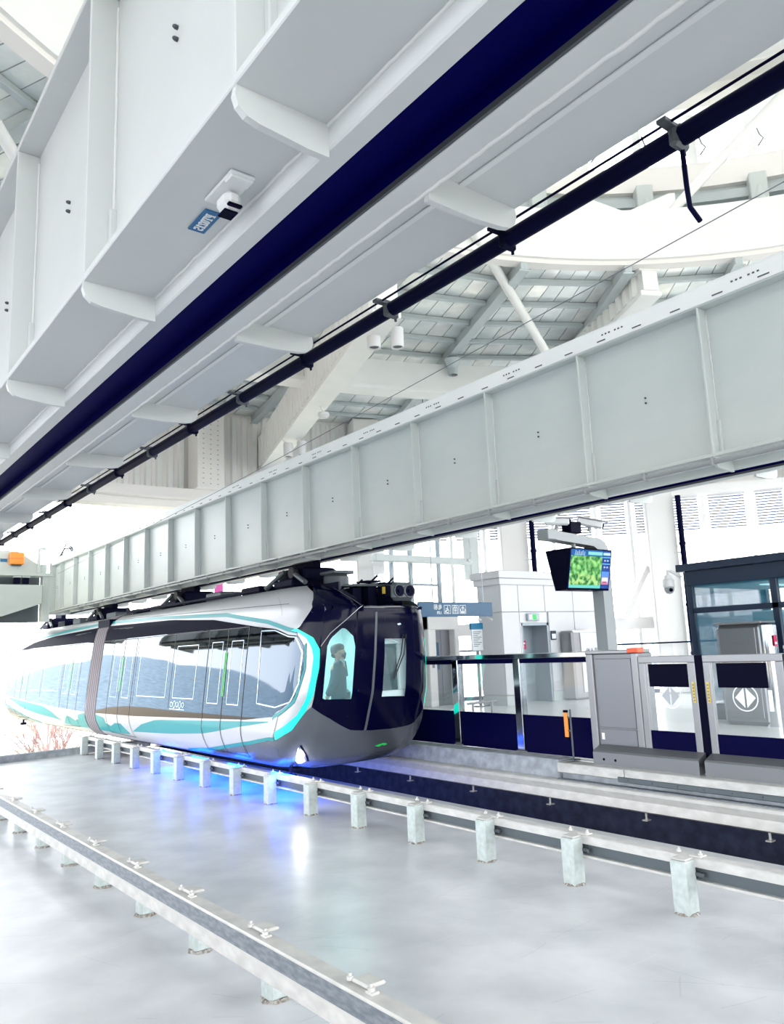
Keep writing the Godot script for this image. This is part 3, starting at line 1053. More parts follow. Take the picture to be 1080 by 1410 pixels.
# ---------------------------------------------------------------- platform edge
func build_platform_edge():
	var c := setting("trim_3", "grey concrete coping along the platform edge")
	part(c, "coping", bx(8.0, 8.32, 0.24, PL + 0.012, -19.0, -6.95, 0.015), M.concrete)
	part(c, "coping", bx(8.06, 8.32, 0.2, PL - 0.05, -6.95, 9.0, 0.01), M.concrete)
	part(c, "edge_strip", bx(7.95, 8.3, 0.44, PL - 0.01, -6.93, -5.92, 0.01), M.galvanised)
	part(c, "edge_strip", bx(7.95, 8.3, 0.44, PL - 0.01, -5.91, 9.0, 0.01), M.galvanised)
	var t := thing("guide_rail", "steel guide rail hung along the far platform edge", "rail", Vector3(7.88, 0.15, -6), "floor guide rails")
	var st := S()
	prism(st, PackedVector2Array([Vector2(7.82, 0.15), Vector2(7.86, 0.13), Vector2(7.98, 0.13), Vector2(7.98, 0.36), Vector2(7.86, 0.36), Vector2(7.835, 0.35), Vector2(7.82, 0.32), Vector2(7.835, 0.25)]), Vector3(0, 0, 9.0), Vector3.RIGHT, Vector3.UP, Vector3(0, 0, -28))
	part(t, "rail", st, M.galvanised)
	part(t, "rubbing_strip", bx(7.90, 7.97, 0.36, 0.372, -6.9, 9.0), M.rail_wear, "scuffed strip on the rail's top")
	var bs := S()
	tube(bs, [Vector3(7.9, 0.14, 0), Vector3(7.9, 0.05, 0)], 0.014, 6)
	box(bs, Vector3(7.9, 0.045, 0), Vector3(0.09, 0.012, 0.06))
	var bm: Mesh = bs.commit()
	for k in range(-2, 9):
		mpart(t, "hanger", bm, M.galvanised, Transform3D(Basis.IDENTITY, Vector3(0, 0, -4.2 - k * 1.42)))
	# long grey channel on the threshold
	var r := thing("threshold_channel", "grey bolted channel strip on the platform threshold below the gates", "strip", Vector3(8.0, 0.44, -4))
	part(r, "channel", bx(7.93, 7.99, 0.415, 0.475, -6.0, 9.0, 0.008), M.machine_grey)
	st = S()
	for k in 14:
		lathe(st, [Vector2(0.014, 0), Vector2(0.014, 0.008), Vector2(0, 0.008)], Vector3(7.93, 0.447, -5.85 + k * 0.32), Vector3.LEFT, 6)
	part(r, "bolt_row", st, M.bolt_dark)

# ---------------------------------------------------------------- platform safety gates
func build_gates():
	var x := 8.30
	var t := thing("glass_barrier", "fixed glass barrier with polished posts and navy lower panels along the platform", "barrier", Vector3(x, PL, -12))
	part(t, "top_rail", bx(x - 0.02, x + 0.13, 1.865, 1.935, -19.0, -6.6, 0.008), M.polished, "polished steel top rail")
	var us := S()
	addbx(us, x - 0.015, x + 0.11, PL + 0.03, 1.864, -0.065, 0.065, 0.008)
	var um: Mesh = us.commit()
	for k in 8:
		var z := -7.85 - k * 1.3
		var p := mpart(t, "post", um, M.polished, Transform3D(Basis.IDENTITY, Vector3(0, 0, z)), "polished steel post")
		part(p, "foot_plate", bx(x - 0.02, x + 0.12, PL + 0.012, PL + 0.03, z - 0.09, z + 0.09, 0.003), M.stainless)
	for k in 9:
		var z1 := -6.62 if k == 0 else -7.85 - (k - 1) * 1.3 - 0.07
		var z0 := -7.85 - k * 1.3 + 0.07
		var g := part(t, "glass_pane", bx(x + 0.03, x + 0.042, 1.09, 1.80, z0, z1), M.pane)
		part(g, "kick_panel", bx(x + 0.015, x + 0.05, PL + 0.014, 1.09, z0, z1), M.kick_navy, "dark navy lower panel")
		part(g, "top_band", bx(x + 0.015, x + 0.05, 1.80, 1.864, z0, z1), M.kick_navy)
	# steel housing of the sliding gate
	gate_housing(-6.60, -5.82, "brushed steel gate housing with an orange lamp on its cap", -6.46, -5.02)
	gate_housing(-4.02, -3.1, "brushed steel gate housing at the right edge of the picture", -4.95, -3.1)
	sliding_gate(-5.80, -5.05, "left sliding glass gate with dark notice and faint white arrow emblem", 1, true)
	sliding_gate(-4.95, -4.04, "right sliding glass gate with bold white arrow emblem in front of steel cabinet", -1, false)
	# orange reflector on a thin post in front of the glass
	var r := thing("marker_post", "thin grey post with an orange reflector in front of the glass barrier", "marker", Vector3(8.12, PL, -6.8))
	var s2 := S()
	tube(s2, [Vector3(8.12, PL, -6.79), Vector3(8.12, 1.21, -6.79)], 0.012, 8)
	part(r, "post", s2, M.machine_grey)
	part(r, "reflector", bx(8.10, 8.13, 0.86, 1.17, -6.89, -6.835, 0.006), M.orange)
	part(r, "end_cap", bx(8.098, 8.132, 1.17, 1.2, -6.893, -6.832, 0.004), M.black_plastic)
	part(r, "end_cap", bx(8.098, 8.132, 0.83, 0.86, -6.893, -6.832, 0.004), M.black_plastic)
	part(r, "bracket", bx(8.11, 8.13, 0.93, 0.95, -6.84, -6.79), M.machine_grey)
	part(r, "bracket", bx(8.11, 8.13, 1.1, 1.12, -6.84, -6.79), M.machine_grey)
	part(r, "foot", bx(8.06, 8.18, PL + 0.012, PL + 0.02, -6.85, -6.73), M.machine_grey)

func gate_housing(z0: float, z1: float, label: String, b0: float, b1: float):
	var x := 8.30
	var t := thing("gate_housing", label, "gate housing", Vector3(x, PL, (z0 + z1) * 0.5), "steel housings of the sliding gates")
	part(t, "case", bx(x + 0.01, x + 0.3, PL, 1.90, z0, z1, 0.01), M.stainless_brushed)
	part(t, "frame_upright", bx(x - 0.02, x + 0.06, PL, 1.90, z0, z0 + 0.1, 0.008), M.stainless)
	part(t, "frame_upright", bx(x - 0.02, x + 0.06, PL, 1.90, z1 - 0.09, z1, 0.008), M.stainless)
	part(t, "access_panel", bx(x + 0.0, x + 0.02, 0.99, 1.84, z0 + 0.13, z1 - 0.11, 0.006), M.stainless_brushed)
	part(t, "lower_panel", bx(x + 0.0, x + 0.02, 0.74, 0.975, z0 + 0.13, z1 - 0.11, 0.006), M.stainless_brushed)
	part(t, "label_plate", bx(x - 0.006, x + 0.0, 0.84, 0.92, z0 + 0.15, z0 + 0.19), M.sign_white)
	part(t, "cap", bx(x - 0.03, x + 0.3, 1.90, 1.945, z0 + 0.0, z1 - 0.02, 0.008), M.stainless)
	part(t, "status_lamp", bx(x - 0.035, x + 0.1, 1.905, 1.965, z1 - 0.13, z1 + 0.03, 0.008), M.orange_red, "orange lamp cap")
	var st := S()
	prism(st, PackedVector2Array([Vector2(8.10, PL - 0.03), Vector2(8.38, PL - 0.03), Vector2(8.38, 0.69), Vector2(8.28, 0.69), Vector2(8.12, 0.68), Vector2(8.10, 0.665)]), Vector3(0, 0, b0), Vector3.RIGHT, Vector3.UP, Vector3(0, 0, b1 - b0))
	var bb := part(t, "base_box", st, M.stainless_brushed, "sloped steel base box")
	part(bb, "sloped_cover", cover_st(b0, b1), M.stainless_brushed)
	if b0 < -6.0:
		for z in [-6.3, -6.13]:
			st = S()
			lathe(st, [Vector2(0.016, 0), Vector2(0.016, 0.004), Vector2(0, 0.004)], Vector3(8.10, 0.63, z), Vector3.LEFT, 10)
			part(bb, "screw_hole", st, M.black_plastic)

func cover_st(b0: float, b1: float) -> SurfaceTool:
	var st := S()
	prism(st, PackedVector2Array([Vector2(8.10, 0.665), Vector2(8.12, 0.66), Vector2(8.262, 0.68), Vector2(8.262, 0.785), Vector2(8.12, 0.73), Vector2(8.10, 0.71)]), Vector3(0, 0, b0), Vector3.RIGHT, Vector3.UP, Vector3(0, 0, b1 - b0))
	return st

func sliding_gate(z0: float, z1: float, label: String, side: int, faint: bool):
	var x := 8.27
	var t := thing("sliding_gate", label, "gate", Vector3(x, PL, (z0 + z1) * 0.5), "sliding platform gates")
	var top := 1.86
	part(t, "frame_top", bx(x, x + 0.06, 1.78, top, z0, z1, 0.006), M.stainless)
	part(t, "frame_upright", bx(x, x + 0.06, 0.70, 1.78, z0, z0 + 0.085, 0.006), M.stainless)
	part(t, "frame_upright", bx(x, x + 0.06, 0.70, 1.78, z1 - 0.085, z1, 0.006), M.stainless)
	part(t, "glass_pane", bx(x + 0.025, x + 0.035, 0.99, 1.78, z0 + 0.085, z1 - 0.085), M.pane)
	part(t, "kick_panel", bx(x + 0.015, x + 0.045, 0.70, 0.99, z0 + 0.085, z1 - 0.085), M.kick_navy, "dark navy lower panel")
	var zm := (z0 + z1) * 0.5
	part(t, "notice_board", bx(x + 0.01, x + 0.022, 1.50, 1.765, zm - (0.25 if side > 0 else 0.30), zm + (0.27 if side > 0 else 0.27), 0.004), M.black_plastic, "dark notice board")
	# round two-arrow emblem
	var cy := 1.395
	var cz := zm + (0.02 if side > 0 else -0.0)
	var ring := S()
	var r := 0.145
	var seg := 28
	for k in seg:
		var a := TAU * k / seg
		var b := TAU * (k + 1) / seg
		quad(ring, Vector3(x + 0.012, cy + r * sin(a), cz + r * cos(a)), Vector3(x + 0.012, cy + r * sin(b), cz + r * cos(b)), Vector3(x + 0.012, cy + (r - 0.013) * sin(b), cz + (r - 0.013) * cos(b)), Vector3(x + 0.012, cy + (r - 0.013) * sin(a), cz + (r - 0.013) * cos(a)))
	part(t, "emblem_ring", ring, M.sign_white)
	for q in [-1.0, 1.0]:
		var ar := S()
		prism(ar, PackedVector2Array([Vector2(0.012, -0.105), Vector2(0.115, 0.0), Vector2(0.012, 0.105)]), Vector3(x + 0.01, cy, cz), Vector3(0, 0, q), Vector3.UP, Vector3(0.006, 0, 0))
		part(t, "emblem_arrow", ar, M.tile_joint if faint else M.sign_white)
	# yellow hazard strip on the closing edge
	var ze := z1 if side > 0 else z0
	part(t, "hazard_strip", bx(x - 0.006, x + 0.0, 1.33, 1.56, ze - 0.055 if side > 0 else ze + 0.025, ze - 0.025 if side > 0 else ze + 0.055), M.yellow, "yellow strip")
	var marks := S()
	for k in 6:
		var zz := (ze - 0.055) if side > 0 else (ze + 0.025)
		addbx(marks, x - 0.008, x - 0.006, 1.345 + k * 0.035, 1.36 + k * 0.035, zz + 0.006, zz + 0.024)
	var mk := part(t, "hazard_marks", marks, M.print_grey)
	mk.set_meta("kind", "stuff")
	part(t, "edge_seal", bx(x + 0.005, x + 0.055, 0.60, top, z1 if side > 0 else z0 - 0.05, z1 + 0.05 if side > 0 else z0), M.black_plastic)
	if not faint:
		part(t, "sticker", bx(x + 0.012, x + 0.02, 1.26, 1.48, z1 - 0.20, z1 - 0.155), M.sign_white)

# ---------------------------------------------------------------- the train
const TW := [[0.45, 0.86], [0.5, 0.98], [0.62, 1.1], [0.8, 1.18], [0.95, 1.21], [1.2, 1.19], [1.53, 1.155], [2.0, 1.1], [2.5, 1.035], [2.75, 0.98], [2.95, 0.86], [3.06, 0.68], [3.12, 0.35], [3.135, 0.02]]
const TZ := [[0.45, -9.85], [0.5, -9.62], [0.62, -9.4], [0.8, -9.28], [1.0, -9.17], [1.5, -8.98], [2.0, -8.9], [2.5, -8.86], [2.68, -8.86], [2.8, -9.05], [2.95, -9.4], [3.06, -9.8], [3.12, -10.1], [3.135, -10.3]]
const TD := 0.85
const TN := 3.1
const TMIR := -36.5         # second car is the first mirrored about z = -18.25

func ip(t: Array, v: float) -> float:
	if v <= t[0][0]: return t[0][1]
	for i in t.size() - 1:
		if v <= t[i + 1][0]:
			var k: float = (v - t[i][0]) / (t[i + 1][0] - t[i][0])
			return lerpf(t[i][1], t[i + 1][1], k)
	return t[t.size() - 1][1]

func tp0(s: float, y: float) -> Vector3:
	var a := absf(s)
	var w := ip(TW, y)
	var zf := ip(TZ, y)
	var dx: float
	var z: float
	if a <= 1.0:
		var th := a * PI * 0.5
		dx = w * pow(sin(th), 2.0 / TN)
		z = zf - TD * (1.0 - pow(maxf(cos(th), 0.0), 2.0 / TN))
	else:
		var t := minf(1.0, a - 1.0)
		z = lerpf(zf, -8.9, t) - TD - (a - 1.0)
		dx = w
	return Vector3(TXC + (dx if s > 0.0 else -dx), y, z)

func tp(s: float, y: float, off: float, car: int) -> Vector3:
	var p := tp0(s, y)
	if off != 0.0:
		var e := 0.01
		var sa := absf(s)
		var sgn := 1.0 if s >= 0.0 else -1.0
		var s0 := maxf(sa - e, 0.0005) * sgn if sa > 0.02 else s - e
		var s1 := (sa + e) * sgn if sa > 0.02 else s + e
		var du := tp0(s1, y) - tp0(s0, y)
		var dv := tp0(s, minf(y + e, 3.134)) - tp0(s, maxf(y - e, 0.451))
		var n := du.cross(dv).normalized()
		if n.dot(p - Vector3(TXC, 1.7, -11.5)) < 0.0: n = -n
		p += n * off
	if car == 1: p.z = TMIR - p.z
	return p

func s_list(s0: float, s1: float) -> Array:
	var out := []
	var s := s0
	while s < s1 - 1e-4:
		out.append(s)
		var a := absf(s)
		s += 0.025 if a < 1.25 else (0.1 if a < 2.1 else 0.35)
	out.append(s1)
	return out

# patch between two curves y = lo(s) and y = hi(s)
func tpatch(st: SurfaceTool, s0: float, s1: float, lo: Array, hi: Array, off: float, car: int, mirror := false):
	var g := []
	var rows := 0
	for s in s_list(s0, s1):
		rows = maxi(rows, int(ceil((ip(hi, s) - ip(lo, s)) / 0.07)))
	rows = clampi(rows, 1, 44)
	for s in s_list(s0, s1):
		var a := ip(lo, s)
		var b := ip(hi, s)
		var col := []
		for i in rows + 1:
			var y := lerpf(a, b, float(i) / rows)
			col.append(tp(-s if mirror else s, y, off, car))
		g.append(col)
	grid(st, g, Vector3(TXC, 1.7, -11.5 if car == 0 else TMIR + 11.5))

# ribbon between two poly-lines of (s, y)
func tribbon(st: SurfaceTool, A: Array, B: Array, off: float, car: int, n := 40, mirror := false):
	var g := []
	for i in n + 1:
		var a := along(A, float(i) / n)
		var b := along(B, float(i) / n)
		var col := []
		for k in 4:
			var q := a.lerp(b, k / 3.0)
			col.append(tp(-q.x if mirror else q.x, q.y, off, car))
		g.append(col)
	grid(st, g, Vector3(TXC, 1.7, -11.5 if car == 0 else TMIR + 11.5))

func along(P: Array, t: float) -> Vector2:
	var L := 0.0
	for i in P.size() - 1: L += Vector2(P[i + 1][0] - P[i][0], P[i + 1][1] - P[i][1]).length()
	var d := t * L
	for i in P.size() - 1:
		var a := Vector2(P[i][0], P[i][1])
		var b := Vector2(P[i + 1][0], P[i + 1][1])
		var l := (b - a).length()
		if d <= l or i == P.size() - 2: return a.lerp(b, clampf(d / l, 0.0, 1.0))
		d -= l
	return Vector2.ZERO

func shift(P: Array, ds: float, dy: float) -> Array:
	var o := []
	for p in P: o.append([p[0] + ds, p[1] + dy])
	return o

# thin line ribbon along a poly-line
func tline(st: SurfaceTool, P: Array, hw: float, off: float, car: int, mirror := false):
	for i in P.size() - 1:
		var a := Vector2(P[i][0], P[i][1])
		var b := Vector2(P[i + 1][0], P[i + 1][1])
		var d := (b - a).normalized()
		var n := Vector2(-d.y, d.x) * hw
		var m := maxi(2, int((b - a).length() / 0.08))
		tribbon(st, [[a.x + n.x, a.y + n.y], [b.x + n.x, b.y + n.y]], [[a.x - n.x, a.y - n.y], [b.x - n.x, b.y - n.y]], off, car, m, mirror)

const GLASS_TOP := [[0.768, 1.86], [0.80, 2.15], [0.908, 2.305], [1.40, 2.434], [1.95, 2.49], [3.55, 2.68], [5.5, 2.78], [9.1, 2.84]]
const GLASS_BOT := [[0.768, 1.84], [0.80, 1.62], [0.845, 1.46], [1.06, 1.20], [2.1, 1.125], [3.66, 1.08], [6.7, 0.995], [9.1, 0.965]]
const TEAL_TOP := [[0.93, 2.37], [1.0, 2.40], [1.64, 2.545], [3.1, 2.735], [6.2, 2.86], [9.1, 2.92]]
const LOW_LINE := [[0.965, 0.90], [2.2, 0.77], [3.52, 0.59], [4.6, 0.50], [9.1, 0.475]]
const LED_OUT := [[0.95, 2.415], [0.914, 2.398], [0.682, 2.272], [0.58, 2.112], [0.557, 1.869], [0.582, 1.521], [0.631, 1.282], [0.748, 1.04], [0.947, 0.892]]
const LED_IN := [[0.99, 2.385], [0.93, 2.37], [0.783, 2.27], [0.69, 2.14], [0.65, 2.005], [0.644, 1.741], [0.669, 1.436], [0.729, 1.239], [0.857, 1.104], [0.975, 1.0]]

func build_train():
	var t := thing("monorail_train", "silver and black suspended monorail train with teal stripes and cyan light band", "train", Vector3(TXC, 0.45, -13))
	for car in 2:
		train_car(t, car)
	train_front(t)
	train_bellows(t)
	train_roof(t)
	train_cab(t)
	# blue lamps below the body
	for q in [[6.05, -12.0], [6.9, -12.0]]:
		part(t, "underglow_lamp", bx(q[0] - 0.04, q[0] + 0.04, 0.425, 0.438, -15.4, -10.5), M.led_blue, "blue lamp strip below the floor")
	for z in [-10.4, -11.8, -13.2, -14.6]:
		var l := AreaLight3D.new()
		l.name = "underglow_light"
		l.area_size = Vector2(0.3, 1.3)
		l.light_color = Color(0.01, 0.33, 1.0)
		l.light_energy = 21.0
		l.area_range = 30.0
		l.shadow_enabled = true
		t.add_child(l, true)
		l.position = Vector3(5.92, 0.42, z) - t.position
		l.rotation = Vector3(-PI / 2, 0, -0.5)

func train_car(t: Node3D, car: int):
	var who := " of the front car" if car == 0 else " of the rear car"
	for mir in [true, false]:
		var st := S()
		tpatch(st, 0.56, 9.1, [[0.5, 0.45], [9.2, 0.45]], [[0.5, 3.135], [9.2, 3.135]], 0.0, car, mir)
		part(t, "body_shell", st, M.train_silver, "silver body side" + who)
		st = S()
		tpatch(st, 0.56, 9.1, [[0.5, 0.451], [9.2, 0.451]], [[0.56, 1.36], [0.631, 1.28], [0.748, 1.04], [0.947, 0.89], [2.2, 0.77], [3.5, 0.59], [4.6, 0.49], [9.1, 0.465]], 0.005, car, mir)
		part(t, "skirt", st, M.train_skirt, "dark grey lower skirt" + who)
		st = S()
		tpatch(st, 0.98, 9.1, LOW_LINE, GLASS_BOT, 0.006, car, mir)
		part(t, "lower_panel", st, M.train_white)
		st = S()
		tpatch(st, 0.768, 9.1, GLASS_BOT, GLASS_TOP, 0.010, car, mir)
		part(t, "window_band", st, M.train_glass, "continuous mirror glass window band" + who)
		st = S()
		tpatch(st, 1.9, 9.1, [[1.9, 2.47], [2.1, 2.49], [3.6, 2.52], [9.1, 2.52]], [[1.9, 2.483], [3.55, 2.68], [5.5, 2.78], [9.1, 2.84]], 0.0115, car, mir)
		part(t, "upper_reflection_band", st, M.reflection_black, "opaque dark band over the windows with the reflected beam and roof painted in")  # dark colour holds the reflection of beam and roof above the windows
		st = S()
		tribbon(st, shift(TEAL_TOP, 0, 0.032), shift(TEAL_TOP, 0, -0.03), 0.009, car, 70, mir)
		part(t, "upper_stripe", st, M.teal, "teal stripe over the windows")
		st = S()
		tribbon(st, shift(TEAL_TOP, 0, -0.03), [[0.92, 2.31], [1.4, 2.437], [1.95, 2.493], [3.55, 2.683], [5.5, 2.783], [9.1, 2.843]], 0.008, car, 70, mir)
		part(t, "white_stripe", st, M.train_white)
		st = S()
		tribbon(st, shift(LOW_LINE, 0, 0.028).slice(0, 4), shift(LOW_LINE, 0, -0.022).slice(0, 4), 0.011, car, 40, mir)
		part(t, "lower_stripe", st, M.teal)
		st = S()
		tpatch(st, 1.18, 6.97, [[1.18, 1.12], [2.13, 1.03], [3.5, 0.85], [5.0, 0.76], [6.97, 0.685]], [[1.18, 1.13], [2.14, 1.10], [5.58, 0.975], [6.35, 0.86], [6.97, 0.69]], 0.010, car, mir)
		part(t, "swoosh", st, M.teal, "teal wave below the windows")
		st = S()
		tpatch(st, 7.2, 9.1, [[7.2, 0.62], [8.0, 0.60], [9.1, 0.6]], [[7.2, 0.63], [7.6, 0.84], [8.0, 0.80], [8.2, 0.70], [8.5, 0.88], [9.1, 0.94]], 0.010, car, mir)
		part(t, "swoosh", st, M.teal)
		st = S()
		tribbon(st, [[0.80, 2.18], [0.762, 1.85], [0.838, 1.44], [1.055, 1.185]], [[0.775, 2.21], [0.735, 1.85], [0.812, 1.40], [1.04, 1.145]], 0.009, car, 40, mir)
		part(t, "inner_stripe", st, M.teal)
		st = S()
		tribbon(st, LED_OUT, LED_IN, 0.012, car, 60, mir)
		part(t, "led_band", st, M.led_cyan, "glowing cyan light band round the nose")
		# two doors: seams, green edge light, pale pane frames
		for d in [2.89, 7.71]:
			var a: float = d - 0.70
			var b: float = d + 0.70
			st = S()
			tline(st, [[a, 0.57], [a, 2.5]], 0.009, 0.014, car, mir)
			tline(st, [[b, 0.60], [b, 2.5]], 0.009, 0.014, car, mir)
			tline(st, [[a, 2.5], [b, 2.5]], 0.008, 0.014, car, mir)
			tline(st, [[a, 0.57], [b, 0.60]], 0.006, 0.014, car, mir)
			tline(st, [[d, 0.58], [d, 2.5]], 0.010, 0.014, car, mir)
			var dr := part(t, "door", st, M.seam_black, "black seams of a double sliding door")
			st = S()
			tline(st, [[d - 0.022, 1.45], [d - 0.022, 2.13]], 0.016, 0.017, car, mir)
			tline(st, [[d + 0.028, 1.45], [d + 0.028, 2.13]], 0.016, 0.017, car, mir)
			part(dr, "led_edge", st, M.led_green, "green light on the door edge")
			for q in [-0.36, 0.36]:
				st = S()
				tline(st, [[d + q - 0.2, 1.33], [d + q - 0.2, 2.3], [d + q + 0.2, 2.3], [d + q + 0.2, 1.33], [d + q - 0.2, 1.33]], 0.007, 0.013, car, mir)
				part(dr, "pane_frame", st, M.frame_pale)
		st = S()
		tline(st, [[3.68, 2.5], [6.98, 2.5]], 0.006, 0.013, car, mir)
		for s in [5.05, 6.9]:
			tline(st, [[s, 1.2], [s, 2.5]], 0.006, 0.013, car, mir)
		part(t, "glass_seam", st, M.seam_black)
		for q in [[4.0, 4.9], [5.25, 6.7]]:
			st = S()
			tline(st, [[q[0], 1.38], [q[0], 2.28], [q[1], 2.28], [q[1], 1.38], [q[0], 1.38]], 0.008, 0.013, car, mir)
			part(t, "window_frame", st, M.frame_pale)
		st = S()
		tline(st, [[1.80, 2.42], [1.70, 1.37], [1.05, 1.33], [0.874, 1.41], [0.80, 1.66], [0.812, 2.08], [0.93, 2.29], [1.4, 2.41], [1.80, 2.42]], 0.009, 0.014, car, mir)
		part(t, "end_window_frame", st, M.frame_pale, "pale outline of the end window")
		st = S()
		tline(st, [[1.28, 2.62], [1.28, 3.0]], 0.004, 0.004, car, mir)
		tline(st, [[1.0, 2.78], [9.1, 2.98]], 0.004, 0.004, car, mir)
		part(t, "roof_seam", st, M.machine_grey)
		if mir and car == 0:
			st = S()
			tline(st, [[4.32, 1.19], [4.98, 1.19]], 0.007, 0.015, car, true)
			for k in 5:
				var pts := []
				for i in 13:
					var a2 := TAU * i / 12.0
					pts.append([4.40 + k * 0.125 + 0.05 * cos(a2), 1.27 + (0.06 if k % 2 else 0.04) * sin(a2)])
				tline(st, pts, 0.007, 0.015, car, true)
			part(t, "window_lettering", st, M.frame_pale, "pale lettering on the window")
	var z0 := -17.9 if car == 0 else TMIR + 9.95
	var z1 := -9.95 if car == 0 else TMIR + 17.9
	part(t, "underframe", bx(TXC - 0.85, TXC + 0.85, 0.438, 0.46, z0, z1), M.machine_dark)

const BLACK_LOW := [[-0.57, 1.345], [-0.33, 1.17], [-0.13, 0.995], [0.0, 0.955], [0.08, 0.944], [0.28, 0.969], [0.57, 1.2]]

func train_front(t: Node3D):
	var o := 0.006
	var st := S()
	tpatch(st, -0.57, 0.57, [[-0.6, 0.451], [0.6, 0.451]], BLACK_LOW, o, 0)
	part(t, "nose_skirt", st, M.train_skirt, "grey lower nose")
	st = S()
	tpatch(st, -0.57, -0.49, BLACK_LOW, [[-0.57, 2.93], [-0.49, 3.02]], o, 0)
	tpatch(st, -0.49, -0.18, BLACK_LOW, [[-0.49, 2.1], [-0.47, 1.46], [-0.44, 1.44], [-0.18, 1.426]], o, 0)
	tpatch(st, -0.49, -0.18, [[-0.49, 2.15], [-0.46, 2.25], [-0.34, 2.385], [-0.30, 2.38], [-0.213, 2.27], [-0.185, 2.1], [-0.18, 1.5]], [[-0.49, 3.02], [-0.40, 3.09], [-0.18, 3.134]], o, 0)
	tpatch(st, -0.18, -0.13, BLACK_LOW, [[-0.18, 3.134], [-0.13, 3.134]], o, 0)
	tpatch(st, -0.13, 0.0, BLACK_LOW, [[-1, 2.685], [1, 2.685]], o, 0)
	tpatch(st, 0.0, 0.135, BLACK_LOW, [[0.0, 1.42], [0.135, 1.40]], o, 0)
	tpatch(st, 0.0, 0.135, [[0.0, 2.225], [0.135, 2.216]], [[-1, 2.685], [1, 2.685]], o, 0)
	tpatch(st, 0.135, 0.50, BLACK_LOW, [[-1, 2.685], [1, 2.685]], o, 0)
	tpatch(st, 0.50, 0.57, BLACK_LOW, [[-1, 3.0], [1, 3.0]], o, 0)
	part(t, "nose_mask", st, M.train_black, "glossy black nose")
	for mir in [true, false]:
		st = S()
		tpatch(st, 0.55, 0.935, [[0.55, 1.345], [0.557, 1.87], [0.58, 2.112], [0.682, 2.272], [0.914, 2.398], [0.935, 2.41]], [[0.55, 2.94], [0.708, 2.76], [0.912, 2.415], [0.935, 2.412]], 0.007, 0, mir)
		part(t, "nose_shoulder", st, M.train_black)
	# recess behind the brow with its deck and walls
	part(t, "recess_deck", bx(6.39, 7.52, 2.64, 2.68, -10.35, -8.95), M.machine_dark)
	part(t, "recess_wall", bx(6.37, 6.40, 2.66, 3.08, -10.35, -9.45), M.train_black)
	part(t, "recess_wall", bx(7.44, 7.47, 2.66, 2.95, -10.35, -9.35), M.train_black)
	part(t, "recess_back", bx(6.37, 7.47, 2.66, 3.10, -10.38, -10.34), M.machine_dark)
	# seams, painted highlight line, centre crease
	st = S()
	tline(st, [[-0.034, 0.97], [-0.035, 1.97], [-0.033, 2.6]], 0.006, 0.010, 0)
	part(t, "centre_seam", st, M.machine_grey)
	st = S()
	tline(st, [[-0.57, 2.15], [-0.47, 2.32], [-0.30, 2.50], [-0.17, 2.66], [-0.13, 2.69]], 0.003, 0.012, 0)  # glint along the nose crease, drawn as thin bright lines
	tline(st, [[-0.15, 2.69], [-0.20, 2.85], [-0.22, 2.98]], 0.004, 0.012, 0)
	part(t, "brow_highlight", st, M.stainless, "bright highlight painted along the crease over the windscreen")
	st = S()
	tline(st, [[-0.13, 2.67], [0.0, 2.665], [0.4, 2.67]], 0.012, 0.012, 0)
	part(t, "brow_edge", st, M.train_glass_dark)
	# glass panes
	st = S()
	tpatch(st, -0.49, -0.18, [[-0.49, 2.1], [-0.47, 1.46], [-0.44, 1.44], [-0.18, 1.426]], [[-0.49, 2.15], [-0.46, 2.25], [-0.34, 2.385], [-0.30, 2.38], [-0.213, 2.27], [-0.185, 2.1], [-0.18, 1.5]], 0.0, 0)
	part(t, "windscreen", st, M.cab_pane, "clear left windscreen")
	st = S()
	tpatch(st, 0.0, 0.135, [[0.0, 1.42], [0.135, 1.40]], [[0.0, 2.225], [0.135, 2.216]], 0.0, 0)
	part(t, "windscreen", st, M.cab_pane, "narrow right windscreen")
	# inner frame of the right windscreen
	st = S()
	addbx(st, 6.66, 7.34, 1.30, 1.49, -9.14, -9.08, 0.01)
	addbx(st, 6.66, 7.34, 2.15, 2.35, -9.14, -9.08, 0.01)
	addbx(st, 7.14, 7.34, 1.49, 2.15, -9.14, -9.08, 0.01)
	part(t, "inner_frame", st, M.cab_white, "white inner window frame")
	part(t, "inner_pane", bx(6.60, 7.16, 1.48, 2.16, -9.18, -9.15), M.train_glass_dark)
	# wipers
	for q in [[[0.03, 1.68], [0.075, 2.0], [0.10, 2.28]], [[0.035, 1.66], [0.10, 2.0], [0.125, 2.28]]]:
		st = S()
		var pts := []
		for v in q: pts.append(tp(v[0], v[1], 0.03, 0))
		tube(st, pts, 0.008, 6)
		part(t, "wiper", st, M.rubber)
	st = S()
	tline(st, [[0.06, 2.42], [0.085, 2.43]], 0.012, 0.012, 0)
	part(t, "nose_badge", st, M.frame_pale)
	st = S()
	tline(st, [[0.02, 0.715], [0.04, 0.735], [0.06, 0.738], [0.07, 0.72]], 0.012, 0.014, 0)
	part(t, "led_badge", st, M.led_green, "small green light on the lower nose")
	# teardrop headlamps
	for sg in [-1.0]:
		st = S()
		var ol := [[0.628, 0.80], [0.655, 0.68], [0.665, 0.61], [0.63, 0.565], [0.575, 0.565], [0.535, 0.60], [0.57, 0.68], [0.61, 0.76]]
		var cpt := tp(sg * 0.6, 0.64, 0.035, 0)
		for i in ol.size():
			var a: Array = ol[i]
			var b: Array = ol[(i + 1) % ol.size()]
			face(st, [tp(sg * a[0], a[1], 0.008, 0), tp(sg * b[0], b[1], 0.008, 0), cpt], Vector3(TXC, 0.8, -10.5))
		part(t, "headlamp", st, M.headlamp, "white teardrop headlamp")
		var rim := S()
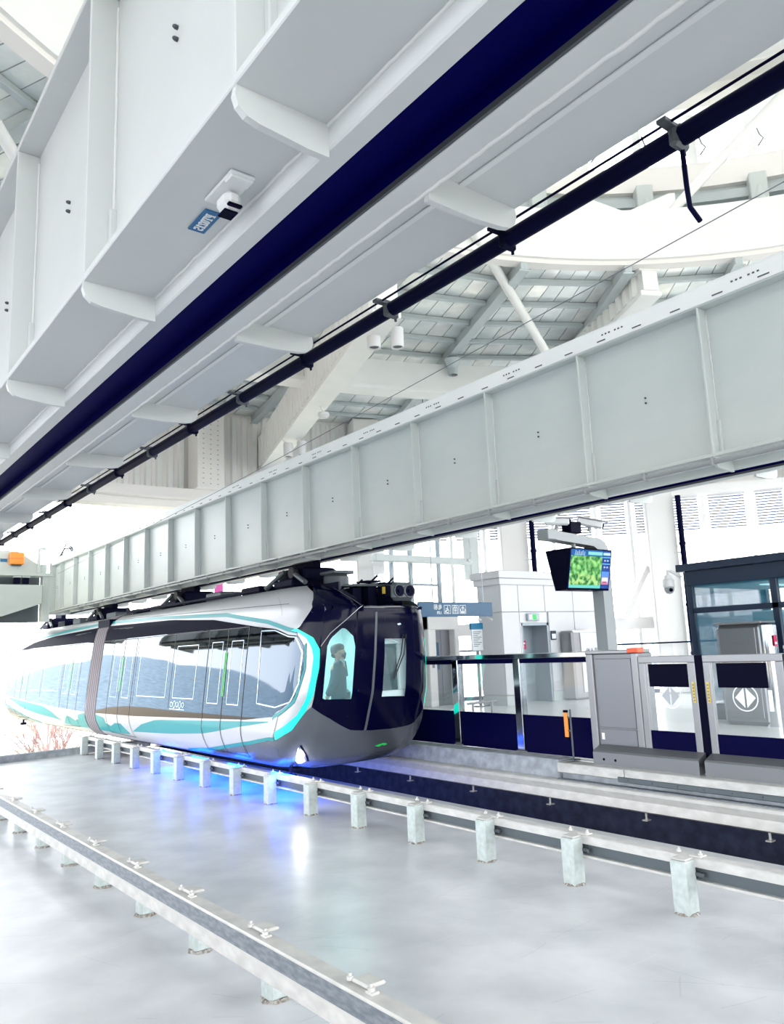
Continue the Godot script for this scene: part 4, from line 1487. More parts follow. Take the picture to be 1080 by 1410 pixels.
		tline(rim, [[sg * 0.50, 0.60], [sg * 0.53, 0.70], [sg * 0.60, 0.83]], 0.012, 0.01, 0)
		part(t, "headlamp_trim", rim, M.train_black)
	var sp := OmniLight3D.new()
	sp.name = "headlamp_light"
	sp.light_energy = 0.7
	sp.light_size = 0.06
	sp.omni_range = 40.0
	sp.omni_attenuation = 2.0
	sp.shadow_enabled = true
	t.add_child(sp, true)
	sp.position = tp(-0.6, 0.64, 0.1, 0) - t.position

func train_bellows(t: Node3D):
	part(t, "gangway_core", bx(TXC - 0.95, TXC + 0.95, 0.5, 3.0, -18.65, -17.85), M.machine_dark)
	for k in 11:
		var z := -17.92 - k * 0.066
		var pts := []
		for y in [0.48, 0.62, 0.8, 0.95, 1.2, 1.53, 2.0, 2.5, 2.75, 2.95, 3.06, 3.12]:
			pts.append(Vector3(TXC - ip(TW, y) + 0.02, y, z))
		for y in [3.12, 3.06, 2.95, 2.75, 2.5, 2.0, 1.53, 1.2, 0.95, 0.8, 0.62, 0.48]:
			pts.append(Vector3(TXC + ip(TW, y) - 0.02, y, z))
		var st := S()
		tube(st, pts, 0.036, 8)
		part(t, "bellows_fold", st, M.bellows if k % 2 else M.bellows_dark, "grey bellows fold between the cars")

func bogie(t: Node3D, z: float):
	var st := S()
	addbx(st, TXC - 0.30, TXC + 0.30, 3.20, 3.42, z - 0.42, z + 0.42, 0.03)
	addbx(st, TXC - 0.07, TXC + 0.07, 3.40, 3.60, z - 0.35, z + 0.35, 0.01)
	addbx(st, TXC - 0.45, TXC + 0.45, 3.12, 3.24, z - 0.30, z + 0.30, 0.02)
	var b := part(t, "bogie_hanger", st, M.machine_dark, "dark bogie hanger into the beam's slot")
	for q in [-0.36, 0.36]:
		st = S()
		lathe(st, [Vector2(0, -0.05), Vector2(0.09, -0.05), Vector2(0.1, -0.03), Vector2(0.1, 0.03), Vector2(0.09, 0.05), Vector2(0, 0.05)], Vector3(TXC + q, 3.34, z + 0.2), Vector3.RIGHT, 14)
		part(b, "damper_wheel", st, M.rubber)
	st = S()
	tube(st, [Vector3(TXC - 0.42, 3.15, z - 0.6), Vector3(TXC - 0.35, 3.38, z - 0.1)], 0.04, 8)
	tube(st, [Vector3(TXC - 0.42, 3.15, z + 0.65), Vector3(TXC - 0.35, 3.38, z + 0.1)], 0.04, 8)
	part(b, "damper", st, M.machine_grey)

func train_roof(t: Node3D):
	for z in [-10.95, -15.6, -20.7, -25.4]: bogie(t, z)
	# low equipment along the roof
	var rng := RandomNumberGenerator.new()
	rng.seed = 12
	for k in 9:
		var z := -12.2 - k * 1.45
		if absf(z + 15.6) < 0.8 or absf(z + 20.7) < 0.8: continue
		var st := S()
		addbx(st, TXC - 0.4, TXC - 0.05 + rng.randf() * 0.3, 3.10, 3.2 + rng.randf() * 0.08, z - 0.3 - rng.randf() * 0.2, z + 0.35, 0.02)
		part(t, "roof_unit", st, M.machine_grey if k % 2 else M.machine_dark)
	part(t, "roof_pipe", pipe_st([Vector3(TXC - 0.5, 3.13, -11.6), Vector3(TXC - 0.5, 3.16, -17.7)], 0.03), M.machine_dark)
	# drum and frames in the nose recess
	var d := S()
	lathe(d, [Vector2(0, 0), Vector2(0.19, 0), Vector2(0.2, 0.02), Vector2(0.2, 0.22), Vector2(0.15, 0.28), Vector2(0, 0.29)], Vector3(6.80, 3.0, -10.15), Vector3.UP, 18)
	addbx(d, 6.62, 7.0, 3.26, 3.31, -10.35, -9.95, 0.01)
	part(t, "roof_drum", d, M.machine_grey, "grey green drum on the nose roof")
	for q in [[6.55, -9.75, 0.16], [6.74, -9.6, 0.22], [6.95, -9.5, 0.28], [7.15, -9.35, 0.24], [7.3, -9.55, 0.2]]:
		d = S()
		addbx(d, q[0] - 0.08, q[0] + 0.08, 2.68, 2.78 + q[2], q[1] - 0.1, q[1] + 0.1, 0.01)
		addbx(d, q[0] - 0.13, q[0] + 0.13, 2.80 + q[2], 2.82 + q[2], q[1] - 0.14, q[1] + 0.14, 0.005)
		tube(d, [Vector3(q[0], 2.78 + q[2], q[1]), Vector3(q[0] + 0.1, 2.9 + q[2], q[1] + 0.1)], 0.015, 6)
		part(t, "recess_unit", d, M.machine_dark)
	part(t, "yellow_tag", bx(6.93, 6.96, 2.88, 2.98, -9.14, -9.10), M.yellow)
	part(t, "recess_bar", pipe_st([Vector3(6.5, 3.03, -9.5), Vector3(7.3, 3.03, -9.3)], 0.02), M.machine_grey)
	# coupler head with two round sockets
	var c := S()
	box(c, Vector3(7.14, 2.90, -8.94), Vector3(0.40, 0.27, 0.12), 0.05)
	var h := part(t, "coupler_head", c, M.machine_grey, "grey coupler head with two round sockets")
	for q in [-0.095, 0.095]:
		c = S()
		lathe(c, [Vector2(0.098, -0.005), Vector2(0.098, 0.02), Vector2(0.085, 0.022), Vector2(0.078, 0.004)], Vector3(7.14 + q, 2.905, -8.885), Vector3(0, 0, 1), 22)
		part(h, "socket_ring", c, M.bolt_dark)
		c = S()
		lathe(c, [Vector2(0.078, 0.004), Vector2(0.03, 0.004), Vector2(0.03, 0.03), Vector2(0, 0.03)], Vector3(7.14 + q, 2.905, -8.882), Vector3(0, 0, 1), 18)
		part(h, "socket", c, M.machine_dark)
	part(h, "coupler_arm", bx(7.06, 7.22, 2.74, 2.86, -9.6, -9.0, 0.02), M.machine_dark)
	# guide wheel riding on the floor rail
	for z in [-10.0, -25.6]:
		for x in [5.84]:
			var w := S()
			lathe(w, [Vector2(0, 0), Vector2(0.07, 0), Vector2(0.085, 0.015), Vector2(0.085, 0.05), Vector2(0.07, 0.065), Vector2(0, 0.065)], Vector3(x, 0.32, z), Vector3.UP, 16)
			tube(w, [Vector3(x, 0.38, z), Vector3(x, 0.52, z)], 0.025, 8)
			part(t, "guide_wheel", w, M.machine_dark, "small dark guide wheel at the rail")

func pipe_st(pts: Array, r: float) -> SurfaceTool:
	var st := S()
	tube(st, pts, r, 8)
	return st

func train_cab(t: Node3D):
	part(t, "cab_floor", bx(6.05, 7.45, 0.48, 0.52, -11.4, -9.75), M.machine_grey)
	part(t, "cab_wall", bx(5.75, 7.75, 0.52, 2.62, -11.4, -11.36), M.cab_white)
	part(t, "cab_ceiling", bx(5.78, 7.7, 2.60, 2.63, -11.4, -9.25), M.cab_white)
	part(t, "cab_side", bx(5.74, 5.78, 0.6, 2.6, -11.4, -9.75), M.cab_white)
	part(t, "cab_side", bx(7.70, 7.74, 0.6, 2.6, -11.4, -9.75), M.cab_white)
	part(t, "cab_partition", bx(5.78, 6.55, 0.6, 2.6, -11.0, -10.96), M.cab_white)
	var d := S()
	addbx(d, 6.05, 6.10, 0.52, 2.3, -10.6, -10.5, 0.005)
	addbx(d, 6.05, 6.6, 2.25, 2.31, -10.6, -10.5, 0.005)
	part(t, "cab_door_frame", d, M.frame_pale)
	part(t, "cab_door_pane", bx(6.12, 6.5, 1.3, 2.2, -10.94, -10.92), M.train_glass_dark)
	part(t, "desk", bx(5.98, 7.2, 1.16, 1.40, -9.45, -9.2, 0.03), M.cab_white)
	part(t, "seat_back", bx(6.62, 6.95, 0.9, 1.5, -10.15, -10.02, 0.05), M.machine_grey)
	part(t, "cab_lamp", bx(6.1, 7.3, 2.585, 2.6, -10.6, -10.0), M.cab_lamp, "white ceiling lamp of the cab")
	var l := AreaLight3D.new()
	l.name = "cab_lamp_light"
	l.area_size = Vector2(1.2, 0.6)
	l.light_color = Color(0.75, 1.0, 1.0)
	l.light_energy = 16.0
	l.area_range = 20.0
	l.shadow_enabled = true
	t.add_child(l, true)
	l.position = Vector3(6.7, 2.57, -10.3) - t.position
	l.rotation = Vector3(-PI / 2, 0, 0)

# ---------------------------------------------------------------- person in the cab
func sdf(p: Vector3, bones: Array, k: float) -> float:
	var d := 1e9
	for b in bones:
		var a: Vector3 = b[0]
		var ba: Vector3 = b[2] - a
		var pa := p - a
		var t := clampf(pa.dot(ba) / maxf(ba.length_squared(), 1e-8), 0.0, 1.0)
		var e: float = (pa - ba * t).length() - lerpf(b[1], b[3], t)
		if d > 1e8:
			d = e
		else:
			var h := clampf(0.5 + 0.5 * (d - e) / k, 0.0, 1.0)
			d = lerpf(d, e, h) - k * h * (1.0 - h)
	return d

# surface nets of a bone field, in place (points are world points)
func skin(st: SurfaceTool, bones: Array, cell: float, k: float):
	var lo := Vector3(1e9, 1e9, 1e9)
	var hi := -lo
	for b in bones:
		for e in [[b[0], b[1]], [b[2], b[3]]]:
			var m: float = e[1] + cell * 2.0
			lo = lo.min(e[0] - Vector3(m, m, m))
			hi = hi.max(e[0] + Vector3(m, m, m))
	var n := Vector3i(((hi - lo) / cell).ceil()) + Vector3i(2, 2, 2)
	var V := PackedFloat32Array()
	V.resize(n.x * n.y * n.z)
	for z in n.z:
		for y in n.y:
			for x in n.x:
				V[x + n.x * (y + n.y * z)] = sdf(lo + Vector3(x, y, z) * cell, bones, k)
	var ids := {}
	var pos := []
	var nor := []
	for z in n.z - 1:
		for y in n.y - 1:
			for x in n.x - 1:
				var c := []
				var neg := 0
				for q in 8:
					var v := V[(x + (q & 1)) + n.x * ((y + ((q >> 1) & 1)) + n.y * (z + (q >> 2)))]
					c.append(v)
					if v < 0.0: neg += 1
				if neg == 0 or neg == 8: continue
				var s := Vector3.ZERO
				var m := 0
				for e in [[0, 1], [2, 3], [4, 5], [6, 7], [0, 2], [1, 3], [4, 6], [5, 7], [0, 4], [1, 5], [2, 6], [3, 7]]:
					var a: float = c[e[0]]
					var b: float = c[e[1]]
					if (a < 0.0) == (b < 0.0): continue
					var t := a / (a - b)
					var A := Vector3(e[0] & 1, (e[0] >> 1) & 1, e[0] >> 2)
					var B := Vector3(e[1] & 1, (e[1] >> 1) & 1, e[1] >> 2)
					s += A.lerp(B, t)
					m += 1
				var p := lo + (Vector3(x, y, z) + s / m) * cell
				ids[x + n.x * (y + n.y * z)] = pos.size()
				pos.append(p)
				var h := cell * 0.5
				nor.append(Vector3(sdf(p + Vector3(h, 0, 0), bones, k) - sdf(p - Vector3(h, 0, 0), bones, k), sdf(p + Vector3(0, h, 0), bones, k) - sdf(p - Vector3(0, h, 0), bones, k), sdf(p + Vector3(0, 0, h), bones, k) - sdf(p - Vector3(0, 0, h), bones, k)).normalized())
	var step := [1, n.x, n.x * n.y]
	for z in range(1, n.z - 1):
		for y in range(1, n.y - 1):
			for x in range(1, n.x - 1):
				var i: int = x + n.x * (y + n.y * z)
				for ax in 3:
					if (V[i] < 0.0) == (V[i + step[ax]] < 0.0): continue
					var u: int = step[(ax + 1) % 3]
					var v: int = step[(ax + 2) % 3]
					var q := [i, i - u, i - u - v, i - v]
					if not (ids.has(q[0]) and ids.has(q[1]) and ids.has(q[2]) and ids.has(q[3])): continue
					var P := []
					var N := []
					for w in q:
						P.append(pos[ids[w]])
						N.append(nor[ids[w]])
					sq(st, P, N)

func build_person():
	var at := Vector3(6.60, 0.52, -9.86)
	var t := thing("person", "person in dark teal suit and black face mask standing in the train cab", "person", at)
	var f := Vector3(0.86, 0, 0.51).normalized()
	var r := f.cross(Vector3.UP)      # the person's right
	var L: Callable = func(a: float, b: float, c: float) -> Vector3: return at + r * a + Vector3(0, b, 0) + f * c
	var st := S()
	var bones := []
	# continuous body: legs, trunk, arms held behind the back
	for s in [-1.0, 1.0]:
		bones.append([L.call(s * 0.09, 0.86, 0.0), 0.075, L.call(s * 0.10, 0.46, 0.01), 0.05])
		bones.append([L.call(s * 0.10, 0.46, 0.01), 0.05, L.call(s * 0.10, 0.08, -0.01), 0.036])
		bones.append([L.call(s * 0.10, 0.045, -0.02), 0.035, L.call(s * 0.115, 0.03, 0.14), 0.028])
		bones.append([L.call(s * 0.17, 1.36, -0.01), 0.05, L.call(s * 0.235, 1.10, -0.07), 0.04])
		bones.append([L.call(s * 0.235, 1.10, -0.07), 0.04, L.call(s * 0.07, 0.93, -0.16), 0.028])
	bones.append([L.call(0, 0.88, 0), 0.115, L.call(0, 1.05, 0.0), 0.105])
	bones.append([L.call(0, 1.05, 0), 0.105, L.call(0, 1.28, 0.0), 0.12])
	bones.append([L.call(-0.13, 1.33, 0), 0.07, L.call(0.13, 1.33, 0), 0.07])
	bones.append([L.call(0, 1.34, 0), 0.055, L.call(0, 1.46, 0.015), 0.05])
	skin(st, bones, 0.024, 0.04)
	# head on its own finer grid
	var hd := [
		[L.call(0, 1.565, -0.012), 0.090, L.call(0, 1.555, 0.022), 0.080],
		[L.call(0, 1.49, 0.035), 0.056, L.call(0, 1.455, 0.065), 0.036],
		[L.call(0, 1.46, 0.0), 0.052, L.call(0, 1.36, -0.005), 0.055],
		[L.call(0, 1.545, 0.100), 0.010, L.call(0, 1.505, 0.116), 0.014],
		[L.call(-0.082, 1.545, -0.005), 0.014, L.call(-0.082, 1.515, 0.0), 0.010],
		[L.call(0.082, 1.545, -0.005), 0.014, L.call(0.082, 1.515, 0.0), 0.010],
		[L.call(-0.04, 1.562, 0.085), 0.012, L.call(0.04, 1.562, 0.085), 0.012]]
	skin(st, hd, 0.0085, 0.018)
	# hands clasped behind the back: palm and five fingers each
	for s in [-1.0, 1.0]:
		var hb := [[L.call(s * 0.07, 0.93, -0.165), 0.026, L.call(s * 0.015, 0.895, -0.17), 0.028]]
		for q in 4:
			var o := q * 0.017
			hb.append([L.call(s * 0.02 , 0.91 - o, -0.175), 0.0085, L.call(s * -0.045, 0.90 - o, -0.185 - s * 0.01), 0.008])
			hb.append([L.call(s * -0.045, 0.90 - o, -0.185 - s * 0.01), 0.008, L.call(s * -0.07 + s * 0.004 * q, 0.885 - o, -0.165), 0.007])
		hb.append([L.call(s * 0.045, 0.93, -0.16), 0.010, L.call(s * 0.0, 0.955, -0.185), 0.008])
		skin(st, hb, 0.009, 0.006)
	var body := part(t, "body", st, M.skin)
	# clothes
	st = S()
	var jk := []
	for s in [-1.0, 1.0]:
		jk.append([L.call(s * 0.165, 1.345, -0.01), 0.072, L.call(s * 0.24, 1.10, -0.07), 0.058])
		jk.append([L.call(s * 0.24, 1.10, -0.07), 0.058, L.call(s * 0.09, 0.945, -0.155), 0.044])
		jk.append([L.call(s * 0.09, 0.84, 0.0), 0.105, L.call(s * 0.085, 1.05, 0.0), 0.10])
		jk.append([L.call(s * 0.085, 1.05, 0.0), 0.10, L.call(s * 0.095, 1.25, 0.01), 0.105])
		jk.append([L.call(s * 0.055, 1.37, -0.015), 0.05, L.call(s * 0.14, 1.35, -0.01), 0.06])
	jk.append([L.call(0, 0.82, 0.0), 0.12, L.call(0, 1.25, -0.005), 0.118])
	skin(st, jk, 0.017, 0.03)
	part(t, "jacket", st, M.suit, "dark teal suit jacket")
	st = S()
	var tr := []
	for s in [-1.0, 1.0]:
		tr.append([L.call(s * 0.085, 0.84, 0.0), 0.112, L.call(s * 0.10, 0.46, 0.01), 0.078])
		tr.append([L.call(s * 0.10, 0.46, 0.01), 0.078, L.call(s * 0.10, 0.09, -0.01), 0.062])
	skin(st, tr, 0.022, 0.03)
	part(t, "trousers", st, M.trousers)
	for s in [-1.0, 1.0]:
		st = S()
		skin(st, [[L.call(s * 0.10, 0.045, -0.03), 0.046, L.call(s * 0.115, 0.036, 0.15), 0.037]], 0.014, 0.01)
		part(t, "shoe", st, M.black_cloth)
	# shirt front, tie, collar
	st = S()
	face(st, [L.call(-0.045, 1.40, 0.085), L.call(0.045, 1.40, 0.085), L.call(0.0, 1.13, 0.128)], L.call(0, 1.25, 0))
	skin(st, [[L.call(-0.035, 1.41, 0.03), 0.036, L.call(0.035, 1.41, 0.03), 0.036], [L.call(0, 1.395, 0.05), 0.05, L.call(0, 1.25, 0.066), 0.05]], 0.012, 0.02)
	part(t, "shirt", st, M.shirt, "white shirt")
	st = S()
	skin(st, [[L.call(0, 1.395, 0.102), 0.016, L.call(0, 1.20, 0.120), 0.022]], 0.009, 0.01)
	part(t, "tie", st, M.suit, "dark tie")
	# mask, hair, eyes
	st = S()
	skin(st, [[L.call(-0.034, 1.495, 0.068), 0.030, L.call(0.034, 1.495, 0.068), 0.030], [L.call(0, 1.512, 0.093), 0.032, L.call(0, 1.458, 0.082), 0.030]], 0.008, 0.02)
	for s in [-1.0, 1.0]:
		tube(st, [L.call(s * 0.055, 1.51, 0.07), L.call(s * 0.084, 1.53, 0.01)], 0.0035, 5)
	part(t, "face_mask", st, M.black_cloth, "black face mask")
	st = S()
	skin(st, [[L.call(0, 1.585, -0.022), 0.094, L.call(0, 1.597, 0.012), 0.086], [L.call(-0.06, 1.565, -0.03), 0.04, L.call(0.06, 1.565, -0.03), 0.04], [L.call(0, 1.50, -0.058), 0.045, L.call(0, 1.55, -0.045), 0.05], [L.call(-0.04, 1.628, 0.062), 0.022, L.call(0.04, 1.628, 0.062), 0.022]], 0.010, 0.02)
	part(t, "hair", st, M.hair, "short black hair")
	for s in [-1.0, 1.0]:
		st = S()
		lathe(st, [Vector2(0, -0.004), Vector2(0.008, -0.002), Vector2(0.008, 0.002), Vector2(0, 0.004)], L.call(s * 0.034, 1.552, 0.0935), f, 8)
		part(t, "eye", st, M.black_cloth)

# ---------------------------------------------------------------- things on the platform
func screen_texture() -> ImageTexture:
	var w := 256
	var h := 150
	var im := Image.create(w, h, false, Image.FORMAT_RGB8)
	var f := FastNoiseLite.new()
	f.seed = 8
	f.frequency = 0.035
	f.fractal_octaves = 5
	for y in h:
		for x in w:
			var v := f.get_noise_2d(x, y) * 0.9 + 0.5
			var c := Color(0.10, 0.42, 0.14).lerp(Color(0.66, 0.95, 0.55), clampf(v * 1.3 - 0.1, 0, 1))
			if y > 95 and v > 0.45: c = c.lerp(Color(0.85, 0.92, 0.6), 0.5)
			im.set_pixel(x, y, c)
	var blue := Color(0.03, 0.25, 0.62)
	im.fill_rect(Rect2i(0, 0, w, 24), Color(0.02, 0.35, 0.66))
	im.fill_rect(Rect2i(108, 6, 92, 13), Color(0.55, 0.9, 0.88))
	for k in 6: im.fill_rect(Rect2i(28 + k * 11, 4 + (k % 2) * 4, 4, 14), Color(0.75, 0.9, 0.98))
	im.fill_rect(Rect2i(22, 19, 62, 2), Color(0.75, 0.9, 0.98))
	im.fill_rect(Rect2i(0, 138, 200, 12), Color(0.42, 0.86, 0.82))
	im.fill_rect(Rect2i(200, 0, 56, h), blue)
	im.fill_rect(Rect2i(206, 7, 46, 11), Color(0.78, 0.94, 0.96))
	for k in 2:
		im.fill_rect(Rect2i(203, 24 + k * 26, 50, 4), Color(0.4, 0.8, 0.92))
		im.fill_rect(Rect2i(214, 36 + k * 26, 10, 6), Color(0.8, 0.9, 1.0))
		im.fill_rect(Rect2i(232, 36 + k * 26, 10, 6), Color(0.8, 0.9, 1.0))
	for y in range(82, 134):
		var q := (y - 82) / 52.0
		im.fill_rect(Rect2i(204, y, 48, 1), Color(0.35, 0.6, 0.95).lerp(Color(0.95, 0.5, 0.6), q * q))
	im.fill_rect(Rect2i(208, 106, 40, 18), Color(0.95, 0.93, 0.95))
	im.fill_rect(Rect2i(214, 122, 26, 4), Color(0.85, 0.1, 0.2))
	im.fill_rect(Rect2i(0, 0, 3, h), blue)
	return ImageTexture.create_from_image(im)

func bullet_camera(at: Vector3, dir: Vector3, label: String, big := 1.0):
	var t := thing("bullet_camera", label, "camera", at, "cameras above the display screen")
	var z := dir.normalized()
	var x := Vector3.UP.cross(z).normalized()
	var b := Basis(x, z.cross(x), z)
	var st := S()
	box(st, at, Vector3(0.11, 0.10, 0.36) * big, 0.02, b)
	part(t, "housing", st, M.white_plastic)
	st = S()
	box(st, at + b * Vector3(0, 0.062, 0.03) * big, Vector3(0.14, 0.015, 0.44) * big, 0.005, b)
	part(t, "sun_shield", st, M.white_plastic)
	st = S()
	lathe(st, [Vector2(0.045, 0), Vector2(0.045, 0.02), Vector2(0.03, 0.022), Vector2(0, 0.012)], at + z * 0.18 * big, z, 14)
	part(t, "lens", st, M.black_plastic)
	st = S()
	tube(st, [at - Vector3(0, 0.04, 0), at - Vector3(0, 0.13, 0) - z * 0.02], 0.03, 8)
	part(t, "mount", st, M.conduit_grey)

func build_platform_things():
	# display screen hung from a bent pole
	var p := thing("display_pole", "bent white steel pole carrying screen and cameras behind the gates", "pole", Vector3(10.0, PL, -7.5))
	var st := S()
	var po := PackedVector2Array([Vector2(9.87, PL), Vector2(10.10, PL), Vector2(10.10, 3.40), Vector2(10.08, 3.50), Vector2(10.02, 3.58), Vector2(9.92, 3.625), Vector2(8.70, 3.70), Vector2(8.70, 3.565), Vector2(9.74, 3.50), Vector2(9.82, 3.46), Vector2(9.865, 3.40), Vector2(9.87, 3.30)])
	prism(st, po, Vector3(0, 0, -7.62), Vector3.RIGHT, Vector3.UP, Vector3(0, 0, 0.2))
	part(p, "pole", st, M.conduit_grey)
	st = S()
	addbx(st, 10.1, 10.125, PL, 3.42, -7.6, -7.44, 0.01)
	part(p, "edge_trim", st, M.white_plastic)
	part(p, "arm_end_cap", bx(8.685, 8.9, 3.555, 3.71, -7.63, -7.41, 0.01), M.conduit_grey)
	part(p, "base_plate", bx(9.8, 10.17, PL, PL + 0.02, -7.7, -7.34, 0.004), M.stainless)
	st = S()
	tube(st, [Vector3(9.35, 3.58, -7.5), Vector3(9.35, 3.42, -7.5)], 0.035, 10)
	part(p, "screen_hanger", st, M.conduit_grey)
	var s := thing("display_screen", "wedge shaped black display showing a green leafy picture with blue side bar", "screen", Vector3(9.49, 2.84, -7.5))
	st = S()
	var side := PackedVector2Array([Vector2(-7.28, 3.43), Vector2(-7.76, 3.43), Vector2(-7.62, 2.82), Vector2(-7.41, 2.82)])
	prism(st, side, Vector3(9.0, 0, 0), Vector3(0, 0, 1), Vector3.UP, Vector3(0.99, 0, 0))
	part(s, "case", st, M.black_plastic, "dark navy wedge case")
	var sc := S()
	var n := Vector3(0, -0.2, 1).normalized()
	var q: Callable = func(x: float, y: float) -> Vector3: return Vector3(x, y, lerpf(-7.41, -7.28, (y - 2.82) / 0.61) + 0.006)
	sq(sc, [q.call(9.02, 2.85), q.call(9.97, 2.85), q.call(9.97, 3.41), q.call(9.02, 3.41)], [n, n, n, n], [Vector2(0, 1), Vector2(1, 1), Vector2(1, 0), Vector2(0, 0)])
	var sm := StandardMaterial3D.new()
	sm.resource_name = "screen_picture"
	var tx := screen_texture()
	sm.albedo_color = Color(0.1, 0.1, 0.1)
	sm.roughness = 0.2
	sm.emission_enabled = true
	sm.emission = Color(1, 1, 1)
	sm.emission_texture = tx
	sm.emission_operator = BaseMaterial3D.EMISSION_OP_MULTIPLY
	sm.emission_energy_multiplier = 4.2
	part(s, "screen_face", sc, sm, "lit picture of green foliage")
	bullet_camera(Vector3(8.95, 3.83, -7.45), Vector3(0.75, -0.05, 0.66), "left bullet camera pointing at the viewer above the screen")
	bullet_camera(Vector3(9.72, 3.86, -7.45), Vector3(0.62, -0.25, 0.72), "right bullet camera tilted downwards above the screen", 1.1)
	var bxx := thing("control_box", "small dark box between the two bullet cameras", "box", Vector3(9.36, 3.64, -7.5))
	part(bxx, "case", bx(9.22, 9.48, 3.68, 3.86, -7.6, -7.42, 0.012), M.black_plastic)
	# glass control booth
	var x := 13.6
	var b := thing("control_booth", "dark framed glass control booth on the platform at right", "booth", Vector3(14.8, PL, -5))
	part(b, "roof", bx(x - 0.12, 16.6, 3.30, 3.44, -8.42, -0.6, 0.01), M.booth_frame)
	part(b, "roof_beam", bx(x - 0.03, 16.5, 3.02, 3.30, -8.3, -0.7, 0.01), M.booth_frame)
	for z in [-8.22, -6.62, -5.1, -3.6, -2.1]:
		part(b, "mullion", bx(x - 0.04, x + 0.06, PL, 3.02, z - 0.06, z + 0.06, 0.006), M.booth_frame)
	part(b, "transom", bx(x - 0.04, x + 0.06, 2.50, 2.60, -8.2, -0.7, 0.006), M.booth_frame)
	part(b, "sill", bx(x - 0.04, x + 0.1, PL, 0.85, -8.2, -0.7, 0.006), M.booth_frame)
	for z in [[-8.16, -6.68], [-6.56, -5.16], [-5.04, -3.66], [-3.54, -2.16]]:
		part(b, "pane", bx(x, x + 0.012, 0.85, 2.50, z[0], z[1]), M.booth_pane)
		part(b, "pane", bx(x, x + 0.012, 2.60, 3.02, z[0], z[1]), M.booth_pane)
	part(b, "end_pane", bx(x + 0.06, 16.4, 0.85, 3.02, -8.23, -8.21), M.booth_pane)
	part(b, "end_post", bx(16.35, 16.5, PL, 3.02, -8.3, -8.15, 0.01), M.booth_frame)
	part(b, "back_wall", bx(16.4, 16.5, PL, 1.6, -8.2, -0.7), M.cab_white)
	part(b, "back_post", bx(16.4, 16.5, 1.6, 3.02, -6.3, -6.15), M.booth_frame)
	part(b, "ceiling_panel", bx(x + 0.1, 16.4, 2.99, 3.015, -8.2, -0.8), M.cab_white)
	part(b, "inner_cabinet", bx(14.6, 15.3, PL, 2.5, -7.6, -7.0, 0.02), M.cab_white)
	part(b, "desk", bx(13.9, 14.7, 1.25, 1.31, -6.4, -3.0, 0.01), M.cab_white)
	part(b, "monitor", bx(14.3, 14.36, 1.4, 1.8, -5.9, -5.2, 0.01), M.black_plastic)
	for z in [-7.2, -5.6, -4.0]:
		part(b, "ceiling_lamp", bx(14.4, 15.4, 2.97, 2.99, z - 0.08, z + 0.08), M.cab_lamp)
	var bl := AreaLight3D.new()
	bl.name = "booth_light"
	bl.area_size = Vector2(1.0, 3.4)
	bl.light_color = Color(0.85, 1.0, 1.0)
	bl.light_energy = 20.0
	bl.area_range = 30.0
	bl.shadow_enabled = true
	b.add_child(bl, true)
	bl.position = Vector3(14.9, 2.95, -5.6) - b.position
	bl.rotation = Vector3(-PI / 2, 0, 0)
	# dome camera on the booth corner
	var d := thing("dome_camera", "white dome camera on a bracket at the booth corner", "camera", Vector3(13.4, 3.0, -8.55))
	st = S()
	tube(st, [Vector3(13.56, 3.2, -8.35), Vector3(13.45, 3.33, -8.5), Vector3(13.42, 3.33, -8.55), Vector3(13.42, 3.24, -8.55)], 0.03, 8)
	part(d, "bracket", st, M.white_plastic)
	st = S()
	lathe(st, [Vector2(0, 0.12), Vector2(0.06, 0.11), Vector2(0.075, 0.06), Vector2(0.105, 0.03), Vector2(0.11, -0.09), Vector2(0.115, -0.1), Vector2(0.095, -0.12)], Vector3(13.42, 3.14, -8.55), Vector3.UP, 18)
	part(d, "housing", st, M.white_plastic)
	st = S()
	lathe(st, [Vector2(0.095, 0.0), Vector2(0.088, -0.06), Vector2(0.055, -0.11), Vector2(0, -0.125)], Vector3(13.42, 3.02, -8.55), Vector3.UP, 18)
	var ball := part(d, "ball", st, M.conduit_grey)
	st = S()
	lathe(st, [Vector2(0.035, 0), Vector2(0.035, 0.02), Vector2(0, 0.02)], Vector3(13.36, 2.97, -8.48), Vector3(-0.6, -0.35, 0.7), 12)
	part(ball, "lens", st, M.black_plastic)
	# fire hydrant cabinet
	var h := thing("hydrant_cabinet", "rounded stainless fire hydrant cabinet with mirrored characters in front of the booth", "cabinet", Vector3(13.0, PL, -7.0))
	st = S()
	box(st, Vector3(13.05, 1.41, -6.96), Vector3(0.46, 1.68, 0.84), 0.07)
	part(h, "case", st, M.stainless_brushed)
	part(h, "cap", bx(12.80, 13.3, 2.245, 2.285, -7.39, -6.53, 0.012), M.stainless)
	st = S()
	lathe(st, [Vector2(0.16, 0), Vector2(0.16, 1.64)], Vector3(13.0, PL, -6.56), Vector3.UP, 24)
	part(h, "round_edge", st, M.polished)
	part(h, "door", bx(12.81, 12.83, 0.7, 2.18, -7.3, -6.66, 0.006), M.stainless_brushed)
	st = S()
	var u := Vector3(0, 0, -1)
	var vv := Vector3.UP
	var nn := Vector3(-1, 0, 0)
	var o := Vector3(12.808, 1.97, -6.74)
	strokes(st, XIAO, o, u, vv, nn, 0.13, 0.011)
	strokes(st, HUO, o + u * 0.17, u, vv, nn, 0.13, 0.011)
	strokes(st, SHUAN, o + u * 0.34, u, vv, nn, 0.13, 0.011)
	part(h, "characters", st, M.print_grey, "grey characters, mirrored")
	var tm := text_mesh("FIRE HYDRANT", 0.05, 0.004, false, false)
	mpart(h, "caption", tm, M.print_grey, Transform3D(Basis(u, vv, u.cross(vv)), Vector3(12.806, 1.925, -6.97)))
	part(h, "red_label", bx(12.90, 13.0, 1.86, 2.04, -6.40, -6.393), M.red_sign, "red sticker")
